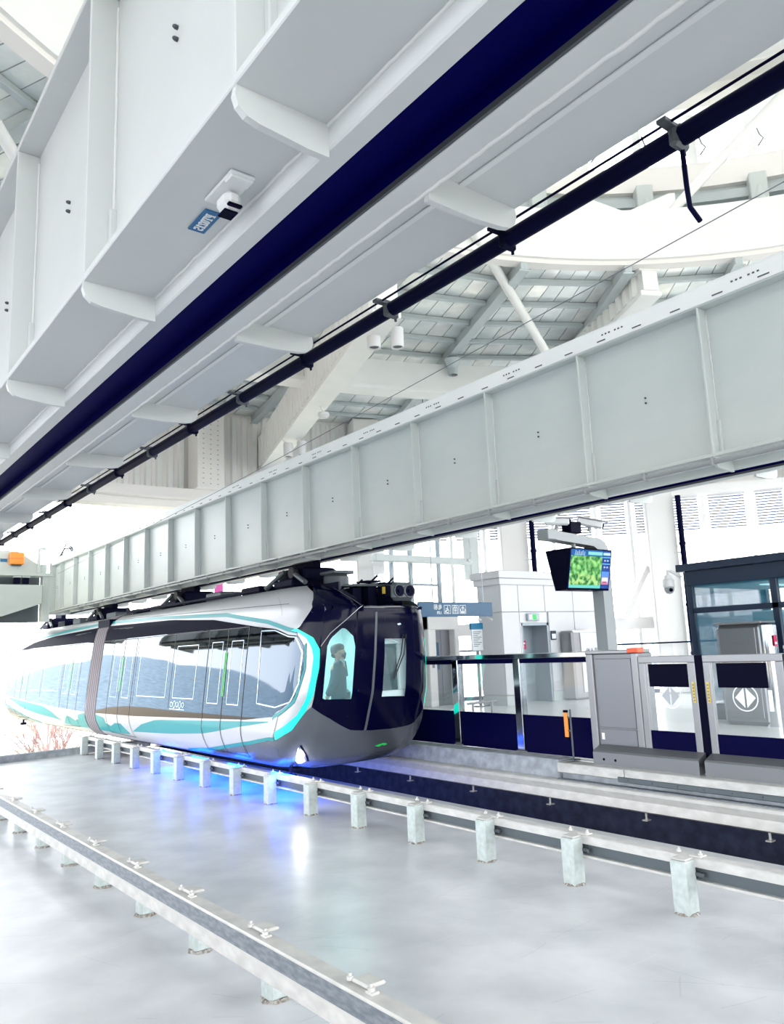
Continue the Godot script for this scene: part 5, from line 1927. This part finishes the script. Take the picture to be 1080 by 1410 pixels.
	part(h, "white_label", bx(12.92, 12.98, 1.89, 1.93, -6.394, -6.389), M.sign_white)
	# low steel rail seat
	var s3 := thing("lean_rail", "low steel leaning rail on the platform behind the glass", "rail", Vector3(12.4, PL, -12.8))
	st = S()
	tube(st, [Vector3(11.92, 0.83, -12.8), Vector3(12.8, 0.83, -12.8)], 0.028, 10)
	part(s3, "bar", st, M.stainless)
	for xx in [12.08, 12.66]:
		part(s3, "leg", pipe_st([Vector3(xx, PL, -12.8), Vector3(xx, 0.82, -12.8)], 0.025), M.stainless)
	# notice on a stand
	var ns := thing("notice_stand", "white notice with blue header on a slim stand beside the lift", "notice", Vector3(13.96, PL, -14.5))
	part(ns, "sheet", bx(13.77, 14.15, 1.95, 2.50, -14.52, -14.48, 0.004), M.sign_white)
	part(ns, "header", bx(13.75, 14.17, 2.48, 2.64, -14.53, -14.47, 0.004), M.poster_blue, "blue header")
	part(ns, "post", bx(13.93, 13.99, PL, 1.95, -14.53, -14.47, 0.005), M.stainless)
	part(ns, "foot", bx(13.78, 14.14, PL, PL + 0.03, -14.65, -14.35, 0.008), M.stainless)
	st = S()
	for k in 9:
		addbx(st, 13.82, 14.10 - (k % 3) * 0.06, 2.41 - k * 0.045, 2.425 - k * 0.045, -14.479, -14.476)
	var ln := part(ns, "text_lines", st, M.print_grey)
	ln.set_meta("kind", "stuff")

const STRUT_A := Vector3(8.51, 8.81, -8.35)
const STRUT_B := Vector3(12.07, 7.54, -9.74)
const XIAO := [[0.08, 0.88, 0.2, 0.78], [0.04, 0.6, 0.16, 0.5], [0.06, 0.08, 0.22, 0.32], [0.62, 0.98, 0.62, 0.72], [0.4, 0.92, 0.48, 0.76], [0.86, 0.92, 0.76, 0.76], [0.42, 0.66, 0.38, 0.04], [0.42, 0.66, 0.86, 0.66], [0.86, 0.66, 0.86, 0.04], [0.44, 0.48, 0.84, 0.48], [0.44, 0.3, 0.84, 0.3]]
const HUO := [[0.5, 0.95, 0.5, 0.55], [0.5, 0.55, 0.12, 0.05], [0.5, 0.55, 0.9, 0.05], [0.2, 0.75, 0.28, 0.5], [0.82, 0.78, 0.7, 0.52]]
const SHUAN := [[0.02, 0.7, 0.42, 0.7], [0.22, 0.96, 0.22, 0.02], [0.22, 0.66, 0.02, 0.3], [0.24, 0.62, 0.42, 0.42], [0.7, 0.96, 0.42, 0.62], [0.7, 0.96, 0.98, 0.62], [0.52, 0.58, 0.88, 0.58], [0.54, 0.34, 0.86, 0.34], [0.46, 0.06, 0.96, 0.06], [0.7, 0.58, 0.7, 0.06]]
const DIAN := [[0.2, 0.8, 0.8, 0.8], [0.2, 0.8, 0.2, 0.3], [0.8, 0.8, 0.8, 0.3], [0.2, 0.3, 0.8, 0.3], [0.2, 0.55, 0.8, 0.55], [0.5, 0.98, 0.5, 0.1], [0.5, 0.1, 0.92, 0.06], [0.92, 0.06, 0.92, 0.2]]
const TI := [[0.02, 0.7, 0.42, 0.7], [0.22, 0.96, 0.22, 0.02], [0.22, 0.66, 0.02, 0.3], [0.24, 0.62, 0.42, 0.42], [0.52, 0.95, 0.6, 0.84], [0.86, 0.95, 0.78, 0.84], [0.48, 0.8, 0.9, 0.8], [0.9, 0.8, 0.9, 0.62], [0.5, 0.62, 0.9, 0.62], [0.5, 0.62, 0.48, 0.45], [0.48, 0.45, 0.94, 0.45], [0.94, 0.45, 0.9, 0.2], [0.7, 0.8, 0.7, 0.02], [0.68, 0.42, 0.46, 0.12]]

func frame_icon(st: SurfaceTool, o: Vector3, u: Vector3, n: Vector3, s: float):
	strokes(st, [[0, 0, 1, 0], [1, 0, 1, 1], [1, 1, 0, 1], [0, 1, 0, 0]], o, u, Vector3.UP, n, s, s * 0.06)

func build_lift_and_block():
	# tiled service block
	var zf := -13.9
	var b := thing("service_block", "white tiled service block with cornice behind the glass barrier", "building block", Vector3(16.2, PL, -15.4))
	part(b, "core", bx(14.34, 14.97, PL, 3.6, -14.75, zf - 0.04), M.tile_joint)
	part(b, "core", bx(16.02, 18.2, PL, 3.6, -14.75, zf - 0.04), M.tile_joint)
	part(b, "core", bx(14.97, 16.02, 2.6, 3.6, -14.75, zf - 0.04), M.tile_joint)
	part(b, "core", bx(14.97, 16.02, PL, 2.6, -14.75, -14.5), M.tile_joint)
	for q in [[14.3, 14.93, 0.82, 2.88], [14.3, 14.93, 2.89, 3.6], [14.94, 15.94, 2.89, 3.6], [15.95, 17.1, 2.89, 3.6], [17.11, 18.2, 2.89, 3.6], [14.94, 15.98, 2.6, 2.88], [16.06, 17.1, 0.82, 2.88], [17.11, 18.2, 0.82, 2.88], [14.93, 14.985, 0.82, 2.6]]:
		part(b, "tile", bx(q[0] + 0.004, q[1] - 0.004, q[2], q[3] - 0.006, zf - 0.045, zf, 0.004), M.tile_wall)
	part(b, "side_tile", bx(14.30, 14.345, 0.82, 2.88, -14.75, zf - 0.046, 0.004), M.tile_wall)
	part(b, "side_tile", bx(14.30, 14.345, 2.89, 3.6, -14.75, zf - 0.046, 0.004), M.tile_wall)
	part(b, "skirting", bx(14.29, 14.985, PL, 0.81, -14.75, zf + 0.01), M.far_beam_paint)
	part(b, "skirting", bx(16.03, 18.2, PL, 0.81, -14.75, zf + 0.01), M.far_beam_paint)
	part(b, "cornice", bx(14.22, 18.3, 3.58, 3.74, -14.8, zf + 0.06, 0.01), M.tile_wall)
	part(b, "cornice", bx(14.16, 18.36, 3.74, 3.93, -14.85, zf + 0.12, 0.012), M.tile_wall)
	part(b, "reveal", bx(15.96, 16.03, PL, 2.6, -14.5, zf), M.grey_frame)
	part(b, "reveal", bx(14.985, 15.03, PL, 2.6, -14.5, zf), M.grey_frame)
	part(b, "lintel", bx(14.985, 16.03, 2.53, 2.6, -14.5, zf), M.grey_frame)
	var dr := part(b, "door", bx(15.03, 15.96, PL, 2.53, -14.50, -14.42, 0.006), M.grey_frame, "grey metal door")
	part(dr, "handle", bx(15.08, 15.12, 1.5, 1.62, -14.42, -14.39, 0.006), M.stainless)
	var rs := thing("door_sign", "red sign on the grey door of the tiled block", "sign", Vector3(15.5, 1.95, -14.41))
	part(rs, "plate", bx(15.36, 15.66, 1.93, 2.15, -14.42, -14.405, 0.003), M.red_sign)
	var st := S()
	addbx(st, 15.40, 15.62, 2.06, 2.10, -14.405, -14.402)
	addbx(st, 15.44, 15.58, 1.98, 2.02, -14.405, -14.402)
	part(rs, "lettering", st, M.sign_white)
	var ex := thing("exit_sign", "small lit green exit sign above the grey door", "sign", Vector3(15.4, 2.66, -13.85))
	part(ex, "case", bx(15.18, 15.62, 2.65, 2.84, -13.9, -13.83, 0.006), M.grey_frame)
	part(ex, "sign_face", bx(15.36, 15.5, 2.68, 2.81, -13.83, -13.826), M.exit_green, "lit green symbol")
	part(ex, "pale_face", bx(15.22, 15.35, 2.68, 2.81, -13.83, -13.827), M.tile_wall)
	var wp := thing("wall_panel", "small dark wall panel beside the door", "panel", Vector3(16.2, 2.16, -13.88))
	part(wp, "frame", bx(16.08, 16.28, 2.14, 2.38, -13.9, -13.87, 0.004), M.booth_frame)
	part(wp, "sheet", bx(16.10, 16.26, 2.17, 2.30, -13.87, -13.866), M.sign_white)
	var hc := thing("hydrant_cabinet", "steel and white hydrant cabinet against the tiled block", "cabinet", Vector3(17.0, PL, -13.7))
	part(hc, "case", bx(16.42, 17.62, PL, 2.36, -13.9, -13.45, 0.05), M.stainless)
	part(hc, "upper_door", bx(16.72, 17.58, 1.6, 2.3, -13.45, -13.43, 0.006), M.tile_wall)
	part(hc, "lower_door", bx(16.72, 17.58, 0.75, 1.58, -13.45, -13.43, 0.006), M.tile_wall)
	st = S()
	var u := Vector3(-1, 0, 0)
	var n := Vector3(0, 0, 1)
	strokes(st, XIAO, Vector3(17.4, 1.75, -13.43), u, Vector3.UP, n, 0.14, 0.014)
	strokes(st, HUO, Vector3(17.23, 1.75, -13.43), u, Vector3.UP, n, 0.14, 0.014)
	strokes(st, SHUAN, Vector3(17.06, 1.75, -13.43), u, Vector3.UP, n, 0.14, 0.014)
	part(hc, "characters", st, M.print_grey)
	# lift portal with glass shaft and steel frame
	var l := thing("lift", "lift with white portal and steel doors beside the tiled block", "lift", Vector3(13.7, PL, -15.9))
	part(l, "portal_jamb", bx(13.20, 13.46, PL, 2.9, -15.9, -15.5, 0.02), M.warm_white)
	part(l, "portal_jamb", bx(14.12, 14.28, PL, 2.9, -15.9, -15.5, 0.02), M.warm_white)
	part(l, "portal_head", bx(13.20, 14.28, 2.52, 2.9, -15.9, -15.49, 0.02), M.warm_white)
	var ld := part(l, "door_leaf", bx(13.46, 13.80, PL, 2.52, -15.8, -15.72, 0.006), M.lift_door)
	part(ld, "door_window", bx(13.54, 13.72, 1.5, 2.2, -15.72, -15.715), M.sign_blue)
	part(l, "door_leaf", bx(13.81, 14.12, PL, 2.52, -15.8, -15.72, 0.006), M.lift_door)
	part(l, "call_panel", bx(13.28, 13.36, 1.55, 1.75, -15.5, -15.485, 0.004), M.stainless)
	for x in [12.5, 13.15, 14.15]:
		part(l, "shaft_post", bx(x - 0.05, x + 0.05, PL, 5.9, -16.1, -16.0, 0.008), M.grey_frame)
	for y in [2.98, 3.75, 5.3]:
		part(l, "shaft_rail", bx(11.9, 14.2, y - 0.03, y + 0.03, -16.1, -16.02, 0.005), M.grey_frame)
	part(l, "gantry_beam", bx(11.6, 14.9, 4.28, 4.45, -15.75, -15.5, 0.01), M.far_beam_paint)
	part(l, "tall_post", bx(15.05, 15.4, 3.9, 8.3, -16.0, -15.7, 0.02), M.far_beam_paint)
	part(l, "shaft_glass", bx(11.9, 14.15, 2.98, 5.3, -16.05, -16.04), M.pane)
	part(l, "side_glass", bx(11.9, 13.18, PL, 2.95, -15.92, -15.9), M.booth_pane)
	st = S()
	for k in 12: addbx(st, 11.95, 14.1, 3.1 + k * 0.05, 3.115 + k * 0.05, -16.3, -16.25)
	var lv := part(l, "louvre", st, M.blind)
	lv.set_meta("kind", "stuff")
	st = S()
	tube(st, [Vector3(15.0, 4.35, -15.6), Vector3(14.7, 4.4, -15.45)], 0.03, 6)
	tube(st, [Vector3(14.9, 4.9, -15.6), Vector3(14.85, 4.65, -15.5), Vector3(14.95, 4.6, -15.5)], 0.02, 6)
	part(l, "bracket", st, M.white_plastic)
	# blue wayfinding sign
	var s := thing("wayfinding_sign", "long blue hanging sign with mirrored lift, wheelchair and exit symbols", "sign", Vector3(12.5, 2.76, -13.5))
	part(s, "board", bx(11.25, 13.58, 2.76, 3.09, -13.56, -13.5, 0.008), M.sign_blue)
	var o := 2.83
	var sz := 0.19
	st = S()
	strokes(st, DIAN, Vector3(11.95, 2.92, -13.5), u, Vector3.UP, n, 0.12, 0.014)
	strokes(st, TI, Vector3(11.81, 2.92, -13.5), u, Vector3.UP, n, 0.12, 0.014)
	part(s, "characters", st, M.sign_white)
	var tm := text_mesh("Lift", 0.09, 0.004)
	mpart(s, "caption", tm, M.sign_white, Transform3D(Basis(u, Vector3.UP, u.cross(Vector3.UP)), Vector3(11.85, 2.85, -13.496)))
	st = S()
	frame_icon(st, Vector3(12.20, o, -13.5), u, n, sz)
	strokes(st, [[0.42, 0.86, 0.44, 0.4], [0.44, 0.4, 0.72, 0.4], [0.72, 0.4, 0.84, 0.14], [0.44, 0.62, 0.68, 0.6], [0.36, 0.5, 0.24, 0.3], [0.24, 0.3, 0.34, 0.12], [0.34, 0.12, 0.54, 0.1], [0.54, 0.1, 0.68, 0.24]], Vector3(12.20, o, -13.5), u, Vector3.UP, n, sz, 0.018)
	part(s, "wheelchair_symbol", st, M.sign_white)
	st = S()
	frame_icon(st, Vector3(12.45, o, -13.5), u, n, sz)
	strokes(st, [[0.2, 0.05, 0.2, 0.7], [0.8, 0.05, 0.8, 0.7], [0.2, 0.7, 0.8, 0.7], [0.5, 0.12, 0.5, 0.56], [0.4, 0.4, 0.6, 0.4], [0.3, 0.82, 0.4, 0.92], [0.6, 0.92, 0.7, 0.82]], Vector3(12.45, o, -13.5), u, Vector3.UP, n, sz, 0.018)
	part(s, "lift_symbol", st, M.sign_white)
	st = S()
	frame_icon(st, Vector3(12.69, o, -13.5), u, n, sz)
	strokes(st, [[0.14, 0.12, 0.86, 0.12], [0.14, 0.22, 0.86, 0.22], [0.14, 0.12, 0.14, 0.5], [0.86, 0.12, 0.86, 0.5], [0.5, 0.3, 0.5, 0.85], [0.5, 0.88, 0.32, 0.66], [0.5, 0.88, 0.68, 0.66]], Vector3(12.69, o, -13.5), u, Vector3.UP, n, sz, 0.022)
	part(s, "exit_symbol", st, M.sign_white)
	for x in [11.7, 13.3]:
		part(s, "hanger", pipe_st([Vector3(x, 3.09, -13.53), Vector3(x, 8.3, -13.53)], 0.014), M.grey_frame)
	for q in [[13.0, "spotlight under the blue sign's middle"], [13.38, "spotlight under the blue sign's right end"]]:
		var sp := thing("sign_spotlight", "small white " + q[1], "lamp", Vector3(q[0], 2.7, -13.5), "spotlights under the blue sign")
		st = S()
		tube(st, [Vector3(q[0], 2.76, -13.52), Vector3(q[0] + 0.03, 2.70, -13.46)], 0.012, 6)
		lathe(st, [Vector2(0, 0), Vector2(0.025, 0.0), Vector2(0.032, 0.08), Vector2(0, 0.08)], Vector3(q[0] + 0.03, 2.70, -13.46), Vector3(0.4, -0.4, 0.6), 10)
		part(sp, "head", st, M.white_plastic)

# ---------------------------------------------------------------- clad beams, struts and fittings below the roof
func clad_beam(a: Vector3, b: Vector3, h: float, w: float, label: String):
	var t := thing("clad_roof_beam", label, "beam", (a + b) * 0.5, "white corrugated roof beams")
	var d := (b - a).normalized()
	var side := Vector3.UP.cross(d).normalized()
	var st := S()
	bar(st, a + Vector3(0, 0.05, 0), b + Vector3(0, 0.05, 0), w, 0.1, 0.01)
	part(t, "bottom_plate", st, M.white_paint)
	st = S()
	bar(st, a + Vector3(0, h * 0.5 + 0.05, 0), b + Vector3(0, h * 0.5 + 0.05, 0), w * 0.72, h - 0.1)
	part(t, "core", st, M.white_paint)
	st = S()
	bar(st, a + Vector3(0, h, 0), b + Vector3(0, h, 0), w, 0.06, 0.01)
	part(t, "top_plate", st, M.white_paint)
	var rs := S()
	for q in [-1.0, 1.0]:
		prism(rs, PackedVector2Array([Vector2(-0.1, 0), Vector2(0.1, 0), Vector2(0.055, 0.075), Vector2(-0.055, 0.075)]), side * q * w * 0.36 + Vector3(0, 0.1, 0), d, side * q, Vector3(0, h - 0.13, 0))
	var rm: Mesh = rs.commit()
	st = S()
	bar(st, b + Vector3(0, h, 0) - d * 0.6, b + Vector3(0, 8.52 - b.y, 0) - d * 0.6, 0.2, 0.2, 0.01)
	part(t, "hanger", st, M.white_paint)
	var L := (b - a).length()
	var n := int(L / 0.27)
	for k in n:
		mpart(t, "cladding_rib", rm, M.white_paint, Transform3D(Basis.IDENTITY, a + d * (0.14 + k * 0.27)))

func build_roof_details():
	clad_beam(Vector3(10.15, 7.0, -18.4), Vector3(6.83, 7.0, -8.62), 0.95, 0.46, "long white corrugated roof beam running above the train")
	clad_beam(Vector3(13.6, 7.78, -10.9), Vector3(11.62, 8.0, -7.15), 0.5, 0.4, "short white corrugated roof beam behind the far beam at right")
	var st := S()
	var a := thing("roof_strut", "slanting white tube crossing in front of the roof panels", "strut", pol(9.2, 19.2, 8.9))
	tube(st, [STRUT_A, STRUT_B], 0.085, 14)
	part(a, "tube", st, M.white_paint)
	a = thing("roof_strut", "slanting white tube rising into the skylight drum", "strut", pol(9.0, 42, 9.5))
	st = S()
	tube(st, [pol(9.05, 41.5, 9.5), pol(9.4, 55.5, 11.75)], 0.085, 14)
	part(a, "tube", st, M.white_paint)
	a = thing("roof_strut", "white tube beside the near beam at the upper left", "strut", pol(10.2, -30, 8.3))
	st = S()
	tube(st, [Vector3(0.75, 8.55, -8.15), Vector3(1.95, 8.1, -9.6)], 0.08, 14)
	part(a, "tube", st, M.white_paint)
	# slim pole below the clad beam and white fins on the ring
	a = thing("roof_strut", "thin white pipe lying below the roof beyond the far beam", "strut", Vector3(10.8, 6.9, -15.0))
	st = S()
	tube(st, [Vector3(8.9, 6.35, -15.3), Vector3(13.2, 7.3, -14.0)], 0.07, 10)
	part(a, "tube", st, M.white_paint)
	for q in [[32.8, 1.0, "left white pointed fin plate on the skylight ring"], [39.2, -1.0, "right white pointed fin plate on the skylight ring"]]:
		var f := thing("ring_fin", q[2], "plate", pol(9.0, q[0], 9.5), "fin plates on the skylight ring")
		st = S()
		var p0 := pol(9.0, q[0], 9.48)
		var u: Vector3 = (pol(9.0, q[0] + 1.0, 9.48) - p0).normalized() * q[1]
		prism(st, PackedVector2Array([Vector2(-0.45, 0), Vector2(0.55, 0), Vector2(-0.35, 0.36), Vector2(-0.45, 0.36)]), p0, u, Vector3.UP, u.cross(Vector3.UP) * 0.06)
		part(f, "plate", st, M.white_paint)
	# cylindrical downlights
	var names := ["upper of the two downlights on the corrugated beam near the black conduit", "lower of the two downlights on the corrugated beam near the black conduit", "upper of the two downlights at the far end of the corrugated beam", "lower of the two downlights at the far end of the corrugated beam"]
	var spots := [Vector3(7.52, 6.98, -9.25), Vector3(7.12, 6.92, -9.35), Vector3(9.25, 6.72, -15.1), Vector3(8.95, 6.66, -15.2)]
	for i in 4:
		var d := thing("downlight", "white cylindrical " + names[i], "lamp", spots[i], "cylinder downlights under the roof")
		st = S()
		lathe(st, [Vector2(0, 0.22), Vector2(0.105, 0.22), Vector2(0.11, 0.2), Vector2(0.11, -0.1), Vector2(0.1, -0.11), Vector2(0.075, -0.08)], spots[i], Vector3.UP, 18)
		part(d, "housing", st, M.white_plastic)
		st = S()
		lathe(st, [Vector2(0.078, 0), Vector2(0.0, 0.004)], spots[i] + Vector3(0, -0.085, 0), Vector3.UP, 16)
		part(d, "lamp_glass", st, M.machine_grey)
		st = S()
		tube(st, [spots[i] + Vector3(0, 0.2, 0), spots[i] + Vector3(-0.16, 0.3, 0.0)], 0.02, 6)
		part(d, "bracket", st, M.white_plastic)
	var s := thing("smoke_detector", "small white round detector below the roof panels", "detector", Vector3(8.25, 6.6, -12.6))
	st = S()
	lathe(st, [Vector2(0, 0.05), Vector2(0.11, 0.05), Vector2(0.12, 0.0), Vector2(0.07, -0.06), Vector2(0, -0.07)], Vector3(8.25, 6.75, -12.6), Vector3.UP, 14)
	tube(st, [Vector3(8.25, 6.79, -12.6), Vector3(8.3, 7.2, -12.9)], 0.012, 6)
	part(s, "housing", st, M.white_plastic)
	# tree-like roof prop under the purlins
	var pr := thing("roof_prop", "short grey steel prop between rafter and white curved beam", "prop", pol(13.3, 24.3, 8.2))
	st = S()
	lathe(st, [Vector2(0.1, -0.05), Vector2(0.11, 0.1), Vector2(0.2, 0.3), Vector2(0.0, 0.3)], pol(13.0, 24.0, 7.98), Vector3.UP, 12)
	part(pr, "cup", st, M.roof_steel)
	# pink boards seen between beam and train
	for q in [[9.95, 10.45, 4.02, 4.4, "wide pink board seen above the train roof", -17.6], [8.78, 9.02, 3.66, 4.08, "narrow pink board seen above the train roof", -18.8]]:
		var b := thing("pink_board", q[4], "board", Vector3((q[0] + q[1]) * 0.5, q[2], q[5]), "pink boards beyond the train")
		part(b, "board", bx(q[0], q[1], q[2], q[3], q[5] - 0.02, q[5] + 0.02, 0.005), M.pink)
		part(b, "post", bx((q[0] + q[1]) * 0.5 - 0.03, (q[0] + q[1]) * 0.5 + 0.03, PL, q[2], q[5] - 0.03, q[5]), M.white_paint)

# ---------------------------------------------------------------- beyond the open end
func branch(st: SurfaceTool, rng: RandomNumberGenerator, a: Vector3, d: Vector3, l: float, r: float, depth: int):
	var b := a + d * l
	tube(st, [a, b], r, 5, false, r * 0.65)
	if depth == 0: return
	for k in 3 + (depth % 2):
		var n := (d + Vector3(rng.randf_range(-0.9, 0.9), rng.randf_range(-0.1, 0.6), rng.randf_range(-0.9, 0.9)) * 0.75).normalized()
		branch(st, rng, a.lerp(b, rng.randf_range(0.55, 1.0)), n, l * rng.randf_range(0.6, 0.8), r * 0.55, depth - 1)

func build_outside():
	var rng := RandomNumberGenerator.new()
	rng.seed = 4
	var spots := [[8.0, -31.0, 4.8], [12.5, -34.0, 5.2], [18.0, -39.0, 5.0], [6.5, -40.0, 5.6], [21.0, -48.0, 5.2], [12.0, -47.0, 5.6], [3.5, -33.0, 4.6]]
	var lab := ["leafless pinkish tree closest to the open end, left of the rail post", "leafless pinkish tree behind the rail post", "leafless pinkish tree under the bellows", "tall leafless tree left of the others beyond the floor", "leafless tree farthest right beyond the rail", "leafless tree farthest back beyond the floor", "leafless tree at the left edge beyond the kerb"]
	for i in spots.size():
		var q: Array = spots[i]
		var at := Vector3(q[0], -4.0, q[1])
		var t := thing("bare_tree", lab[i], "tree", at, "leafless trees outside the open end")
		var st := S()
		tube(st, [at, at + Vector3(0.05, q[2] * 0.3, 0.0)], 0.11, 7, true, 0.08)
		part(t, "trunk", st, M.bark)
		st = S()
		for k in 5:
			var d := Vector3(rng.randf_range(-0.7, 0.7), 1.0, rng.randf_range(-0.7, 0.7)).normalized()
			branch(st, rng, at + Vector3(0, q[2] * rng.randf_range(0.18, 0.3), 0), d, q[2] * 0.3, 0.05, 3)
		var br := part(t, "branches", st, M.bark)
		br.set_meta("kind", "stuff")
	var r := setting("road", "pale road crossing outside the station")
	var rs := S()
	bar(rs, Vector3(-80, -3.98, -66), Vector3(120, -3.98, -72), 9.0, 0.06)
	part(r, "roadway", rs, M.asphalt)
	rs = S()
	bar(rs, Vector3(-80, -3.97, -100), Vector3(120, -3.97, -112), 14.0, 0.06)
	part(r, "roadway", rs, M.asphalt)
	var e := setting("embankment", "brown earth bank beside the station")
	part(e, "bank", bx(-90, -20, -4.0, -2.2, -110, 20), M.earth)
	# hills to the left, mirrored in the train's windows
	var h := setting("hills", "wooded hills across the valley")
	var f := FastNoiseLite.new()
	f.seed = 17
	f.frequency = 0.02
	f.fractal_octaves = 4
	var g := []
	for j in 7:
		var row := []
		for i in 90:
			var az := deg_to_rad(-120.0 + i * 1.28)
			var dist := 120.0 + j * 16.0
			var up := sin(PI * minf(j / 4.0, 1.0) * 0.5) * (21.0 + 11.0 * f.get_noise_2d(i * 3.0, 0.0)) + 2.5 * f.get_noise_2d(i * 9.0, j * 20.0)
			up *= clampf((-4.0 - rad_to_deg(az)) / 10.0, 0.0, 1.0)
			row.append(Vector3(sin(az) * dist, -5.0 + maxf(up, 0.0), -cos(az) * dist))
		g.append(row)
	var hs := S()
	grid(hs, g, Vector3(0, -400, 0))
	part(h, "slope", hs, M.hill)
	var g2 := []
	for j in 4:
		var row := []
		for i in 90:
			var az := deg_to_rad(-120.0 + i * 1.28)
			var dist := 92.0 + j * 8.0
			var k := clampf((-4.0 - rad_to_deg(az)) / 10.0, 0.0, 1.0)
			row.append(Vector3(sin(az) * dist, -4.5 + [0.0, 4.5, 6.0, 5.5][j] * k + 0.5 * f.get_noise_2d(i * 5.0, j * 9.0), -cos(az) * dist))
		g2.append(row)
	hs = S()
	grid(hs, g2, Vector3(0, -400, 0))
	part(h, "brown_field", hs, M.earth, "brown field at the foot of the hills")
	# pale apartment block far behind the right windows
	var b := thing("apartment_block", "pale distant apartment block seen through the lower facade windows", "building", Vector3(70, -4, -52))
	var bs := Vector3(70, -4, -52)
	var dirx := Vector3(0.6, 0, 0.8)
	var dz := Vector3(-0.8, 0, 0.6)
	var wl := S()
	box(wl, bs + Vector3(0, 4.5, 0), Vector3(30, 9.0, 8), 0.05, Basis(dirx, Vector3.UP, dirx.cross(Vector3.UP)))
	part(b, "wall", wl, M.far_wall)
	var ws := S()
	box(ws, Vector3.ZERO, Vector3(1.3, 1.3, 0.1), 0.0, Basis(dirx, Vector3.UP, dirx.cross(Vector3.UP)))
	var wm: Mesh = ws.commit()
	for i in 10:
		for j in 4:
			mpart(b, "window", wm, M.far_window, Transform3D(Basis.IDENTITY, bs + dirx * (-13.0 + i * 2.9) + Vector3(0, 1.8 + j * 2.1, 0) + dz * 4.03))
